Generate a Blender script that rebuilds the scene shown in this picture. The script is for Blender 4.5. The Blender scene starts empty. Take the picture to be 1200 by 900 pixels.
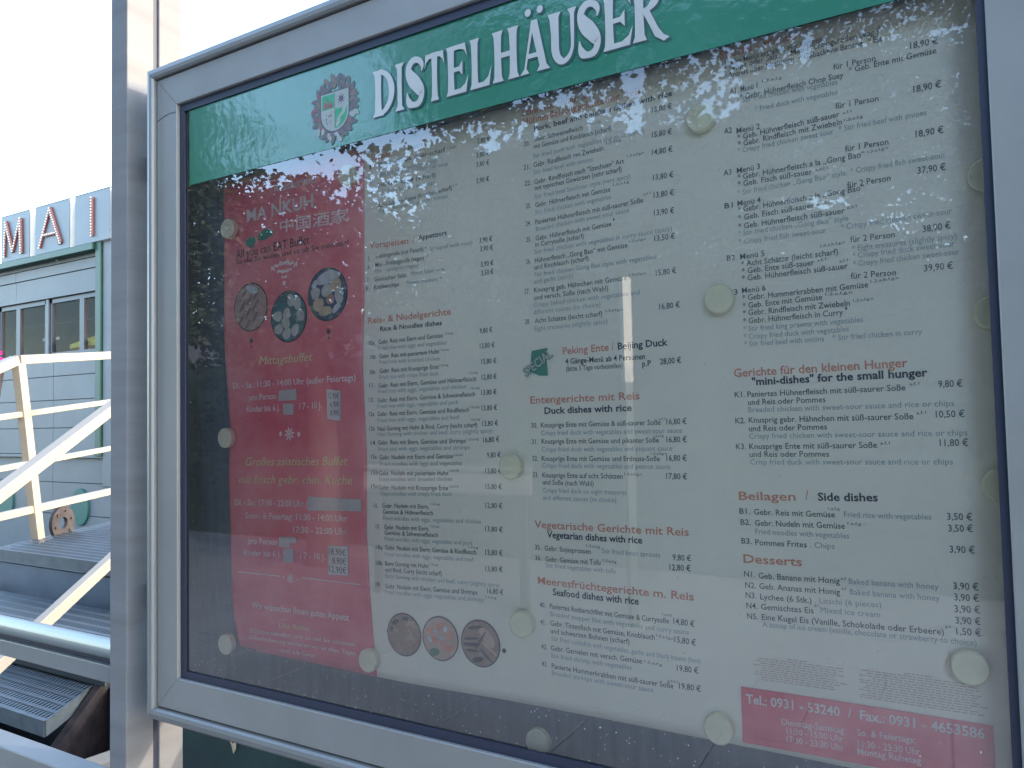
import bpy, math, random
import numpy as np
from mathutils import Matrix, Vector, noise
random.seed(7)
S = bpy.context.scene
COL = S.collection

# ------------------------------------------------------------------ camera
# world frame: X runs along the showcase, Y points away from the viewer, Z is up (quay paving = 0)
cd = bpy.data.cameras.new("camera"); cam = bpy.data.objects.new("camera", cd); COL.objects.link(cam)
cd.sensor_width = 36; cd.lens = 26.3617; cd.clip_start = .05; cd.clip_end = 3000
cam.matrix_world = Matrix(((0.866894, 0.040096, 0.496877, 1.15289), (0.498047, -0.027544, -0.866713, -0.84010),
                           (-0.021066, 0.998816, -0.043848, 1.5), (0, 0, 0, 1)))
S.camera = cam
# ------------------------------------------------------------------ sky, sun, exposure
SUN_EL, SUN_AZ = math.radians(17), math.radians(76)      # azimuth from +Y towards +X
w = bpy.data.worlds.new("World"); S.world = w; w.use_nodes = True
nt = w.node_tree; bg = nt.nodes['Background']; sky = nt.nodes.new('ShaderNodeTexSky')
sky.sky_type = 'NISHITA'; sky.sun_disc = False; sky.sun_elevation = SUN_EL; sky.sun_rotation = SUN_AZ
sky.altitude = 180; sky.air_density = 1.0; sky.dust_density = 1.3; sky.ozone_density = 1.2
nt.links.new(sky.outputs[0], bg.inputs[0]); bg.inputs[1].default_value = .15
sd = bpy.data.lights.new("sun", 'SUN'); sun = bpy.data.objects.new("sun", sd); COL.objects.link(sun)
sd.energy = .5; sd.angle = math.radians(.5); sd.color = (1, .86, .70)
sv = Vector((math.sin(SUN_AZ)*math.cos(SUN_EL), math.cos(SUN_AZ)*math.cos(SUN_EL), math.sin(SUN_EL)))
sun.rotation_euler = sv.to_track_quat('Z', 'Y').to_euler(); sun.location = (6, 2, 9)
S.view_settings.view_transform = 'Standard'; S.view_settings.look = 'None'
S.view_settings.gamma = 1; S.view_settings.use_curve_mapping = False
S.view_settings.exposure = 3.15
S.cycles.max_bounces = 10; S.cycles.transparent_max_bounces = 12
S.cycles.use_denoising = True

# ------------------------------------------------------------------ materials
def mat(name, col, rough=.6, metal=0., var=.0, scale=8., bump=0., bscale=60., spec=.5, col2=None, stretch=None, coat=0., coat_r=.1, ior=None):
    m = bpy.data.materials.new(name); m.use_nodes = True; n = m.node_tree.nodes; L = m.node_tree.links
    b = n['Principled BSDF']; b.inputs['Roughness'].default_value = rough; b.inputs['Metallic'].default_value = metal
    b.inputs['Specular IOR Level'].default_value = spec
    b.inputs['Coat Weight'].default_value = coat; b.inputs['Coat Roughness'].default_value = coat_r
    if ior: b.inputs['IOR'].default_value = ior
    b.inputs['Base Color'].default_value = (*col, 1)
    tc = n.new('ShaderNodeTexCoord'); mp = n.new('ShaderNodeMapping'); L.new(tc.outputs['Object'], mp.inputs['Vector'])
    if stretch: mp.inputs['Scale'].default_value = stretch
    if var or col2:
        t = n.new('ShaderNodeTexNoise'); t.inputs['Scale'].default_value = scale; t.inputs['Detail'].default_value = 6
        t.inputs['Roughness'].default_value = .6
        L.new(mp.outputs[0], t.inputs['Vector'])
        r = n.new('ShaderNodeValToRGB'); L.new(t.outputs['Fac'], r.inputs['Fac'])
        c2 = col2 or tuple(min(1, c*(1+var)) for c in col); c1 = col if col2 else tuple(c*(1-var) for c in col)
        r.color_ramp.elements[0].position = .35; r.color_ramp.elements[1].position = .68
        r.color_ramp.elements[0].color = (*c1, 1); r.color_ramp.elements[1].color = (*c2, 1)
        L.new(r.outputs['Color'], b.inputs['Base Color'])
    if bump:
        t2 = n.new('ShaderNodeTexNoise'); t2.inputs['Scale'].default_value = bscale; t2.inputs['Detail'].default_value = 4
        L.new(mp.outputs[0], t2.inputs['Vector'])
        bp = n.new('ShaderNodeBump'); bp.inputs['Strength'].default_value = bump; bp.inputs['Distance'].default_value = .01
        L.new(t2.outputs['Fac'], bp.inputs['Height']); L.new(bp.outputs[0], b.inputs['Normal'])
        if coat: L.new(bp.outputs[0], b.inputs['Coat Normal'])
    return m
def glass_mat(name, gain=2.1, tint=(1, 1, 1), grime=0):
    m = bpy.data.materials.new(name); m.use_nodes = True; n = m.node_tree.nodes; L = m.node_tree.links
    n.remove(n['Principled BSDF']); out = n['Material Output']
    tr = n.new('ShaderNodeBsdfTransparent'); tr.inputs[0].default_value = (*tint, 1)
    gl = n.new('ShaderNodeBsdfGlossy'); gl.inputs['Roughness'].default_value = 0.0; gl.inputs[0].default_value = (1, 1, 1, 1)
    fr = n.new('ShaderNodeFresnel'); fr.inputs['IOR'].default_value = 1.5
    mu = n.new('ShaderNodeMath'); mu.operation = 'MULTIPLY'; mu.inputs[1].default_value = gain; mu.use_clamp = True   # two glass faces
    mx = n.new('ShaderNodeMixShader')
    L.new(fr.outputs[0], mu.inputs[0]); L.new(mu.outputs[0], mx.inputs[0]); L.new(tr.outputs[0], mx.inputs[1])
    L.new(gl.outputs[0], mx.inputs[2]); L.new(mx.outputs[0], out.inputs['Surface'])
    if grime:                                            # thin uneven film of dust on the pane
        df = n.new('ShaderNodeBsdfDiffuse'); df.inputs[0].default_value = (.55, .56, .56, 1); m2 = n.new('ShaderNodeMixShader')
        t = n.new('ShaderNodeTexNoise'); t.inputs['Scale'].default_value = 3.5; t.inputs['Detail'].default_value = 5; tc = n.new('ShaderNodeTexCoord')
        r = n.new('ShaderNodeMapRange'); r.inputs['From Min'].default_value = .3; r.inputs['From Max'].default_value = .7
        r.inputs['To Min'].default_value = grime*.7; r.inputs['To Max'].default_value = grime*1.3
        L.new(tc.outputs['Object'], t.inputs['Vector']); L.new(t.outputs['Fac'], r.inputs['Value']); L.new(r.outputs[0], m2.inputs[0])
        L.new(mx.outputs[0], m2.inputs[1]); L.new(df.outputs[0], m2.inputs[2]); L.new(m2.outputs[0], out.inputs['Surface'])
    return m
M = dict(
    alu=mat('anodised aluminium', (.150, .150, .154), .65, 0, spec=.15, var=.10, scale=3, stretch=(1, 1, 9), bump=.02, bscale=400),
    alu_face=mat('satin aluminium', (.195, .195, .188), .48, .25, var=.09, scale=5, bump=.015, bscale=500),
    alu_trim=mat('aluminium trim', (.175, .18, .18), .42, .3, var=.05, scale=6),
    bar=mat('brushed aluminium', (.24, .25, .245), .42, .5, var=.08, scale=4, stretch=(.4, 3, 3)),
    dark=mat('black rubber gasket', (.012, .016, .035), .5),
    inner=mat('dark case lining', (.03, .05, .11), .5, var=.15, scale=4),
    panel=mat('slate grey magnetic panel', (.052, .076, .125), .55, var=.22, scale=18, stretch=(4, 1, .5), bump=.05, bscale=160, coat=.4, coat_r=.3),
    glass=glass_mat('window glass', grime=.028),
    green=mat('printed green film', (.0, .105, .056), .33, var=.04, scale=5, bump=.05, bscale=60, coat=1, coat_r=.07),
    cream=mat('cream laminated paper', (.88, .84, .735), .55, var=.045, scale=3, bump=.03, bscale=9, coat=.15, coat_r=.4),
    red=mat('red laminated paper', (.70, .05, .12), .5, col2=(.92, .36, .38), scale=3.6, bump=.03, bscale=9, coat=.15, coat_r=.4),
    magnet=mat('ivory plastic magnet', (.84, .81, .60), .45, var=.06, scale=30),
    ink=mat('navy ink', (.085, .11, .14), .6), inkl=mat('pale blue ink', (.36, .43, .46), .6), inkr=mat('faded red ink', (.72, .27, .19), .6),
    inkb=mat('bold navy ink', (.03, .045, .085), .6), white=mat('off white ink', (.80, .74, .72), .6), whites=mat('soft pink ink', (.88, .70, .70), .6),
    gold=mat('pale gold ink', (.80, .72, .36), .6), grey=mat('grey ink', (.72, .58, .60), .6), blk=mat('black ink', (.02, .02, .035), .6),
    teal=mat('green ink', (.02, .24, .17), .6),
    paper=mat('white sticker paper', (.62, .64, .66), .6, var=.05, scale=60),
    tape=mat('pale correction tape', (.52, .50, .50), .6, var=.08, scale=90),
    letter=mat('banner letter white', (.33, .335, .32), .4, var=.04, scale=20, coat=.6, coat_r=.15),
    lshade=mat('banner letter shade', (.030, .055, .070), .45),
    facade=mat('blue grey painted steel', (.122, .130, .138), .55, var=.09, scale=1.2, bump=.03, bscale=5),
    disc=mat('dark teal paint', (.008, .085, .072), .5),
    gtrim=mat('green painted trim', (.012, .058, .04), .5, var=.1, scale=3),
    wframe=mat('dark blue window frame', (.012, .024, .05), .45),
    wglass=glass_mat('cabin window glass', .15, (.5, .54, .62)),
    room=mat('dim cabin interior', (.020, .016, .015), .8, var=.6, scale=2.5),
    yellow=mat('yellow canvas', (.85, .60, .03), .7, var=.1, scale=9),
    box_lit=mat('sign box sunlit side', (.72, .68, .62), .5, var=.05, scale=3),  # warm sunlight put into the side colour, the face stays darker
    boxf=mat('sign box face', (.135, .152, .17), .5, var=.05, scale=3),
    lred=mat('sign letter red', (.20, .045, .035), .5, var=.15, scale=8),
    bulb=mat('bulb glass', (.85, .80, .62), .25),
    brown=mat('tarred dark beam', (.012, .010, .011), .8, col2=(.035, .027, .026), scale=16, spec=.15, bump=.2, bscale=40),
    steel=mat('galvanised steel', (.105, .122, .135), .5, .5, var=.18, scale=14, bump=.05, bscale=90),
    steeld=mat('dark steel', (.018, .025, .03), .6, .2, var=.3, scale=6),
    rust=mat('rusty brown steel', (.018, .014, .015), .7, col2=(.036, .026, .025), scale=22, bump=.2, bscale=90),
    rail=mat('cream painted railing', (.23, .205, .165), .5, var=.06, scale=10),
    paving=mat('granite paving', (.19, .195, .205), .8, col2=(.26, .265, .275), scale=1.5, bump=.2, bscale=12),
    far=mat('grey plaster', (.20, .19, .175), .8, var=.12, scale=1.3),
    water=mat('river water', (.02, .045, .035), .12, bump=.5, bscale=1.2),
    bark=mat('plane tree bark', (.06, .05, .045), .85, col2=(.11, .095, .08), scale=5, bump=.5, bscale=14),
    leaf=mat('leaf', (.018, .036, .014), .7, col2=(.030, .045, .032), scale=1.5),
    hedge=mat('hedge leaf', (.02, .036, .02), .65, col2=(.04, .06, .03), scale=2.5),
    board=mat('dark green painted board', (.012, .035, .034), .5, var=.3, scale=9),
    tan=mat('bare plywood', (.42, .33, .24), .8, var=.1, scale=30),
    stone=mat('pale sandstone', (.26, .23, .20), .8, var=.12, scale=1.3, bump=.1, bscale=8),
    tile=mat('slate roof', (.09, .075, .07), .75, var=.2, scale=6),
    winw=mat('dark window pane', (.03, .035, .045), .15),
    pale=mat('white painted metal', (.52, .51, .49), .4),
    pink=mat('magenta petals', (.75, .02, .28), .6, var=.2, scale=40),
)

# ------------------------------------------------------------------ helpers
def new_obj(name, me, parent=None):
    o = bpy.data.objects.new(name, me); COL.objects.link(o)
    if parent is not None: o.parent = parent
    return o
def wloc(o):
    v = Vector((0, 0, 0))
    while o is not None: v += o.location; o = o.parent
    return v
def tag(o, label=None, cat=None, group=None, kind=None):
    for k, v in (('label', label), ('category', cat), ('group', group), ('kind', kind)):
        if v: o[k] = v
    return o
def thing(name, label, cat, loc=(0, 0, 0), group=None):
    o = bpy.data.objects.new(name, None); COL.objects.link(o); o.location = loc; o.empty_display_size = .1
    return tag(o, label, cat, group)
class MB:
    """collects geometry in world coordinates; build() subtracts the parent's origin"""
    def __init__(s): s.v = []; s.f = []; s.m = []
    def poly(s, pts, mi=0):
        i = len(s.v); s.v += [tuple(p) for p in pts]; s.f.append(tuple(range(i, i+len(pts)))); s.m.append(mi)
    def box(s, a, b, mi=0):
        x0, y0, z0 = (min(a[i], b[i]) for i in range(3)); x1, y1, z1 = (max(a[i], b[i]) for i in range(3))
        i = len(s.v); s.v += [(x0, y0, z0), (x1, y0, z0), (x1, y1, z0), (x0, y1, z0), (x0, y0, z1), (x1, y0, z1), (x1, y1, z1), (x0, y1, z1)]
        for q in ((3, 2, 1, 0), (4, 5, 6, 7), (0, 1, 5, 4), (1, 2, 6, 5), (2, 3, 7, 6), (3, 0, 4, 7)):
            s.f.append(tuple(i+k for k in q)); s.m.append(mi)
    def beam(s, p, q, wd, ht, mi=0, up=(0, 0, 1)):
        p, q = Vector(p), Vector(q); d = (q-p).normalized(); u = Vector(up); sx = d.cross(u).normalized(); uz = sx.cross(d).normalized()
        i = len(s.v)
        for e in (p, q):
            for a, b in ((-1, -1), (1, -1), (1, 1), (-1, 1)): s.v.append(tuple(e + sx*(a*wd/2) + uz*(b*ht/2)))
        for k in ((0, 1, 2, 3), (7, 6, 5, 4), (0, 4, 5, 1), (1, 5, 6, 2), (2, 6, 7, 3), (3, 7, 4, 0)):
            s.f.append(tuple(i+j for j in k)); s.m.append(mi)
    def tube(s, pts, rad, n=10, mi=0, cap=True):
        pts = [Vector(p) for p in pts]; rad = rad if isinstance(rad, (list, tuple)) else [rad]*len(pts); i = len(s.v)
        ref = Vector((0, 0, 1))
        for k, p in enumerate(pts):
            d = (pts[min(k+1, len(pts)-1)] - pts[max(k-1, 0)]).normalized()
            r = ref if abs(d.dot(ref)) < .95 else Vector((1, 0, 0)); a = d.cross(r).normalized(); b = d.cross(a)
            for j in range(n):
                t = 2*math.pi*j/n; s.v.append(tuple(p + (a*math.cos(t) + b*math.sin(t))*rad[k]))
        for k in range(len(pts)-1):
            for j in range(n):
                s.f.append((i+k*n+j, i+k*n+(j+1) % n, i+(k+1)*n+(j+1) % n, i+(k+1)*n+j)); s.m.append(mi)
        if cap:
            s.f.append(tuple(i+j for j in range(n))); s.m.append(mi)
            s.f.append(tuple(i+(len(pts)-1)*n+j for j in reversed(range(n)))); s.m.append(mi)
    def discY(s, c, r, y0, y1, n=28, mi=0, bev=0., rz=None):       # disc facing the viewer (towards -Y), y0 = near face
        rz = rz or r; rings = [(1-bev/r if bev else 1, y0)] + ([(1, y0+bev)] if bev else []) + [(1, y1)]; i = len(s.v)
        for k, y in rings:
            for j in range(n):
                t = 2*math.pi*j/n; s.v.append((c[0]+r*k*math.cos(t), y, c[1]+rz*k*math.sin(t)))
        for a in range(len(rings)-1):
            for j in range(n): s.f.append((i+a*n+j, i+(a+1)*n+j, i+(a+1)*n+(j+1) % n, i+a*n+(j+1) % n)); s.m.append(mi)
        s.f.append(tuple(i+j for j in range(n))); s.m.append(mi)
        s.f.append(tuple(i+(len(rings)-1)*n+j for j in reversed(range(n)))); s.m.append(mi)
    def build(s, name, mats, parent=None, smooth=False, bevel=0.):
        me = bpy.data.meshes.new(name); o = wloc(parent) if parent is not None else Vector((0, 0, 0))
        me.from_pydata([(x-o.x, y-o.y, z-o.z) for x, y, z in s.v], [], s.f)
        for m in (mats if isinstance(mats, (list, tuple)) else [mats]): me.materials.append(m)
        if len(me.materials) > 1: me.polygons.foreach_set('material_index', s.m)
        if smooth: me.polygons.foreach_set('use_smooth', [True]*len(me.polygons))
        me.update(); ob = new_obj(name, me, parent)
        if bevel:
            b = ob.modifiers.new('bevel', 'BEVEL'); b.width = bevel; b.segments = 2; b.limit_method = 'ANGLE'; b.harden_normals = False
        return ob
def pkg(o, origin):                                              # move a top-level mesh's origin
    o.data.transform(Matrix.Translation(-Vector(origin))); o.location = origin; return o

# ------------------------------------------------------------------ dimensions of the showcase
ZB, ZT, W = 1.0648, 2.0648, 1.2033        # opening: bottom, top, width (starts at X = 0)
SH = .050                                  # depth of the sheets behind the frame face
def wave(x, z):
    v = z - ZB
    return .0028*math.sin(8.3*x+1.1+1.5*v)*math.sin(6.1*v+.6) + .0012*math.sin(17*x+3*v)
def ysheet(x, z, lift=0.): return SH - wave(x, z) - lift
def P(x, z, lift=.0004): return (x, ysheet(x, z, lift), z)

# ================================================================== SHOWCASE
case = thing('menu_showcase', 'large silver framed glass showcase holding the restaurant menu', 'display case', (W/2, 0, ZB-.08))
PROF_F = [(0, .010), (0, .0012), (.0012, 0), (.0538, 0), (.055, .0012), (.055, .012)]
PROF_T = [(.0572, .012), (.0572, -.004), (.060, -.0075), (.066, -.0085), (.074, -.006), (.080, .001), (.082, .010), (.082, .105), (.078, .105), (.070, .02)]
CORN = dict(left=((0, ZB), (0, ZT), (-1, 0)), right=((W, ZT), (W, ZB), (1, 0)), top=((0, ZT), (W, ZT), (0, 1)), bottom=((W, ZB), (0, ZB), (0, -1)))
def rail_piece(side, prof, name, m, gap=.0004):
    (x0, z0), (x1, z1), (nx, nz) = CORN[side]; dx, dz = np.sign(x1-x0), np.sign(z1-z0); b = MB(); n = len(prof)
    for e, sg in (((x0, z0), -1), ((x1, z1), 1)):
        for t, y in prof:
            b.v.append((e[0]+nx*t+sg*dx*(t-gap), y, e[1]+nz*t+sg*dz*(t-gap)))
    for i in range(n):
        j = (i+1) % n; b.f.append((i, j, n+j, n+i)); b.m.append(0)
    b.f.append(tuple(range(n))); b.m.append(0); b.f.append(tuple(reversed(range(n, 2*n)))); b.m.append(0)
    o = b.build(name, m, case)
    bm_ = o.data; import bmesh
    q = bmesh.new(); q.from_mesh(bm_); bmesh.ops.recalc_face_normals(q, faces=q.faces); q.to_mesh(bm_); q.free()
    return o
for sd_ in ('left', 'right', 'top', 'bottom'):
    rail_piece(sd_, PROF_F, 'frame_rail', M['alu_face']); rail_piece(sd_, PROF_T, 'outer_trim', M['alu_trim'])
b = MB(); b.box((-.056, .013, ZB-.056), (W+.056, .016, ZB-.03)); b.box((-.056, .013, ZT+.03), (W+.056, .016, ZT+.056))
b.box((-.056, .013, ZB-.03), (-.03, .016, ZT+.03)); b.box((W+.03, .013, ZB-.03), (W+.056, .016, ZT+.03)); b.build('seam', M['dark'], case)
b = MB()
GL, GR, GT, GB = .013, .0075, .0135, .0125
b.box((-.02, .0060, ZB-.02), (W+.02, .0090, ZB+GB)); b.box((-.02, .0060, ZT-GT), (W+.02, .0090, ZT+.02))
b.box((-.02, .0060, ZB+GB), (GL, .0090, ZT-GT)); b.box((W-GR, .0060, ZB+GB), (W+.02, .0090, ZT-GT))
b.build('gasket', M['dark'], case)
b = MB(); b.box((-.029, .016, ZB-.029), (-.025, .075, ZT+.029)); b.box((W+.025, .016, ZB-.029), (W+.029, .075, ZT+.029))
b.box((-.025, .016, ZB-.029), (W+.025, .075, ZB-.025)); b.box((-.025, .016, ZT+.025), (W+.025, .075, ZT+.029)); b.build('side_lining', M['inner'], case)
b = MB(); b.box((-.029, .060, ZB-.029), (W+.029, .064, ZT+.029)); b.build('back_panel', M['panel'], case)
b = MB(); b.box((-.078, .088, ZB-.078), (W+.078, .100, ZT+.078)); b.build('rear_cover', M['alu'], case)
b = MB(); b.poly([(-.018, .0098, ZB-.018), (W+.018, .0098, ZB-.018), (W+.018, .0098, ZT+.018), (-.018, .0098, ZT+.018)]); b.build('glass_pane', M['glass'], case)
b = MB(); random.seed(17)
for k in range(420):                                     # dust and water specks on the outside of the glass
    x = random.uniform(.02, W-.01); z = ZB+.013+abs(random.gauss(0, .05 if k % 3 else .35)); r = random.uniform(.0003, .0009)
    if z > 1.91: continue
    b.poly([(x+r*random.uniform(.6, 1.3)*math.cos(t), .0094, z+r*random.uniform(.6, 1.6)*math.sin(t)) for t in [i*math.pi/3 for i in range(6)]])
tag(b.build('dust_specks', mat('pale dust', (.45, .45, .43), .9), case), kind='stuff')
b = MB(); b.tube([(-.0542, -.0003, 2.0443), (-.0397, -.0003, 2.0489), (-.0206, -.0003, 2.0524), (-.0017, -.0003, 2.0513)], .0005, 6); b.build('scratch', M['dark'], case)
# brackets that hold the case to the post
for z in (1.985, 1.185):
    b = MB(); b.box((-.139, .035, z-.022), (-.0825, .060, z+.022)); b.build('bracket', M['alu'], case, bevel=.002)

# ---- posts
def post(x1, label):
    t = thing('aluminium_post', label, 'post', (x1-.025, .06, 0), 'posts beside the menu showcase')
    b = MB(); b.box((x1-.050, -.002, 0), (x1, .052, 3.1)); b.build('front_profile', M['alu'], t, bevel=.002)
    b = MB(); b.box((x1-.046, .052, 0), (x1-.006, .064, 3.1)); b.build('groove', M['dark'], t)
    b = MB(); b.box((x1-.050, .064, 0), (x1, .114, 3.1)); b.build('rear_profile', M['alu'], t, bevel=.002)
    b = MB(); b.box((x1-.050, -.002, 3.1), (x1, .114, 3.106)); b.build('end_cap', M['dark'], t)
    b = MB(); b.box((x1-.11, -.06, 0), (x1+.06, .17, .010)); b.build('foot_plate', M['steel'], t, bevel=.002)
    return t
post(-.140, 'aluminium post left of the menu showcase, ending the silver bars')
post(W+.190, 'aluminium post at the far right side of the menu showcase')
# ---- horizontal bars left of the post
t = thing('fence_bar', 'silver double bar running into the post above the black steps', 'rail', (-1.7, .04, 1.05), 'silver bars of the quay fence')
b = MB(); b.tube([(-3.2, .03, 1.073), (-.192, .03, 1.076)], .0185, 20); b.build('round_tube', M['bar'], t, smooth=True)
b = MB(); b.box((-3.2, .018, 1.016), (-.192, .055, 1.049)); b.build('flat_bar', M['alu_trim'], t, bevel=.002)
b = MB(); b.box((-3.2, .026, 1.049), (-.192, .046, 1.057)); b.build('dark_joint', M['dark'], t)
t = thing('fence_bar', 'lowest silver bar meeting the post at the bottom edge', 'rail', (-1.7, .04, .80), 'silver bars of the quay fence')
b = MB(); b.box((-3.2, .005, .765), (-.192, .055, .836)); b.build('flat_bar', M['alu_face'], t, bevel=.003)
b = MB(); b.box((-3.2, .012, .70), (-.192, .05, .765)); b.build('dark_joint', M['dark'], t)
t = thing('shade_box', 'dark green planter box added unseen to shade the gangway steps', 'blocker', (1.3, 1.0, 0))  # added box, out of view, blocks the low sun from the steps
b = MB(); b.box((.2, .47, 0), (2.6, .50, 1.22)); b.box((.2, 1.52, 0), (2.6, 1.55, 1.22)); b.box((.2, .50, 0), (.23, 1.52, 1.22)); b.box((2.57, .50, 0), (2.6, 1.52, 1.22)); b.build('wall', M['board'], t)
b = MB(); b.box((.23, .50, 1.0), (2.57, 1.52, 1.12)); b.build('box_fill', M['rust'], t)
# ---- dark board behind and below the case
t = thing('green_board', 'dark green board with a chipped tan spot below the showcase', 'board', (.6, .32, 0))
b = MB(); b.box((-.56, .30, .12), (1.5, .33, 1.12)); b.build('panel', M['board'], t)
for x in (-.4, 1.38):
    b = MB(); b.box((x-.03, .332, 0), (x+.03, .39, 1.1)); b.build('batten', M['steeld'], t)
b = MB(); b.poly([(x-.244, .2975, z-.172) for x, z in ((.005, .985), (.022, .972), (.034, .980), (.033, .962), (.024, .950), (.018, .968))]); b.build('chipped_spot', M['tan'], t)

# ================================================================== SHEETS
def lin(tab, x):
    if x <= tab[0][0]: return tab[0][1]
    for (a, p), (c, q) in zip(tab, tab[1:]):
        if x <= c: return p + (q-p)*(x-a)/(c-a)
    return tab[-1][1]
RED_L = [(1.10, .110), (1.112, .100), (1.15, .088), (1.20, .082), (1.32, .078), (1.405, .073), (1.49, .076), (1.56, .068), (1.644, .060), (1.94, .060)]
BND = [(1.10, .398), (1.17, .390), (1.23, .385), (1.33, .380), (1.45, .384), (1.55, .381), (1.60, .380), (1.69, .385), (1.89, .387), (1.96, .386)]
def topz(x): return 1.927 + .009*max(0, min(1, (x-.4)/.7))
def botz(x): return 1.1145 + .0022*math.sin(9*x+.8) + .003*max(0, x-.3) + (.0035 if x < .14 else 0)
def sheet(xl, xr, m, name, parent, nx=60, nz=60, lift=0.):
    b = MB()
    for j in range(nz+1):
        for i in range(nx+1):
            s = i/nx; q = j/nz; zz = 1.11 + q*.83; a = xl(zz); c = xr(zz); x = a+(c-a)*s; z0, z1 = botz(x), topz(x); z = z0+(z1-z0)*q
            b.v.append((x, ysheet(x, z, lift), z))
    for j in range(nz):
        for i in range(nx):
            k = j*(nx+1)+i; b.f.append((k, k+1, k+nx+2, k+nx+1)); b.m.append(0)
    o = b.build(name, m, parent, smooth=True)
    s = o.modifiers.new('thickness', 'SOLIDIFY'); s.thickness = .0003; s.offset = -1
    return o
menu = thing('menu_poster', 'long cream menu sheet listing dishes and prices behind glass', 'poster', (.8, SH, 1.115))
sheet(lambda z: lin(BND, z)-.004, lambda z: 1.223, M['cream'], 'paper_sheet', menu, 120, 60)
buf = thing('buffet_poster', 'narrow red buffet sheet left of the cream menu sheet', 'poster', (.23, SH, 1.115))
sheet(lambda z: lin(RED_L, z), lambda z: lin(BND, z), M['red'], 'paper_sheet', buf, 50, 60, lift=.0006)

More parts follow.
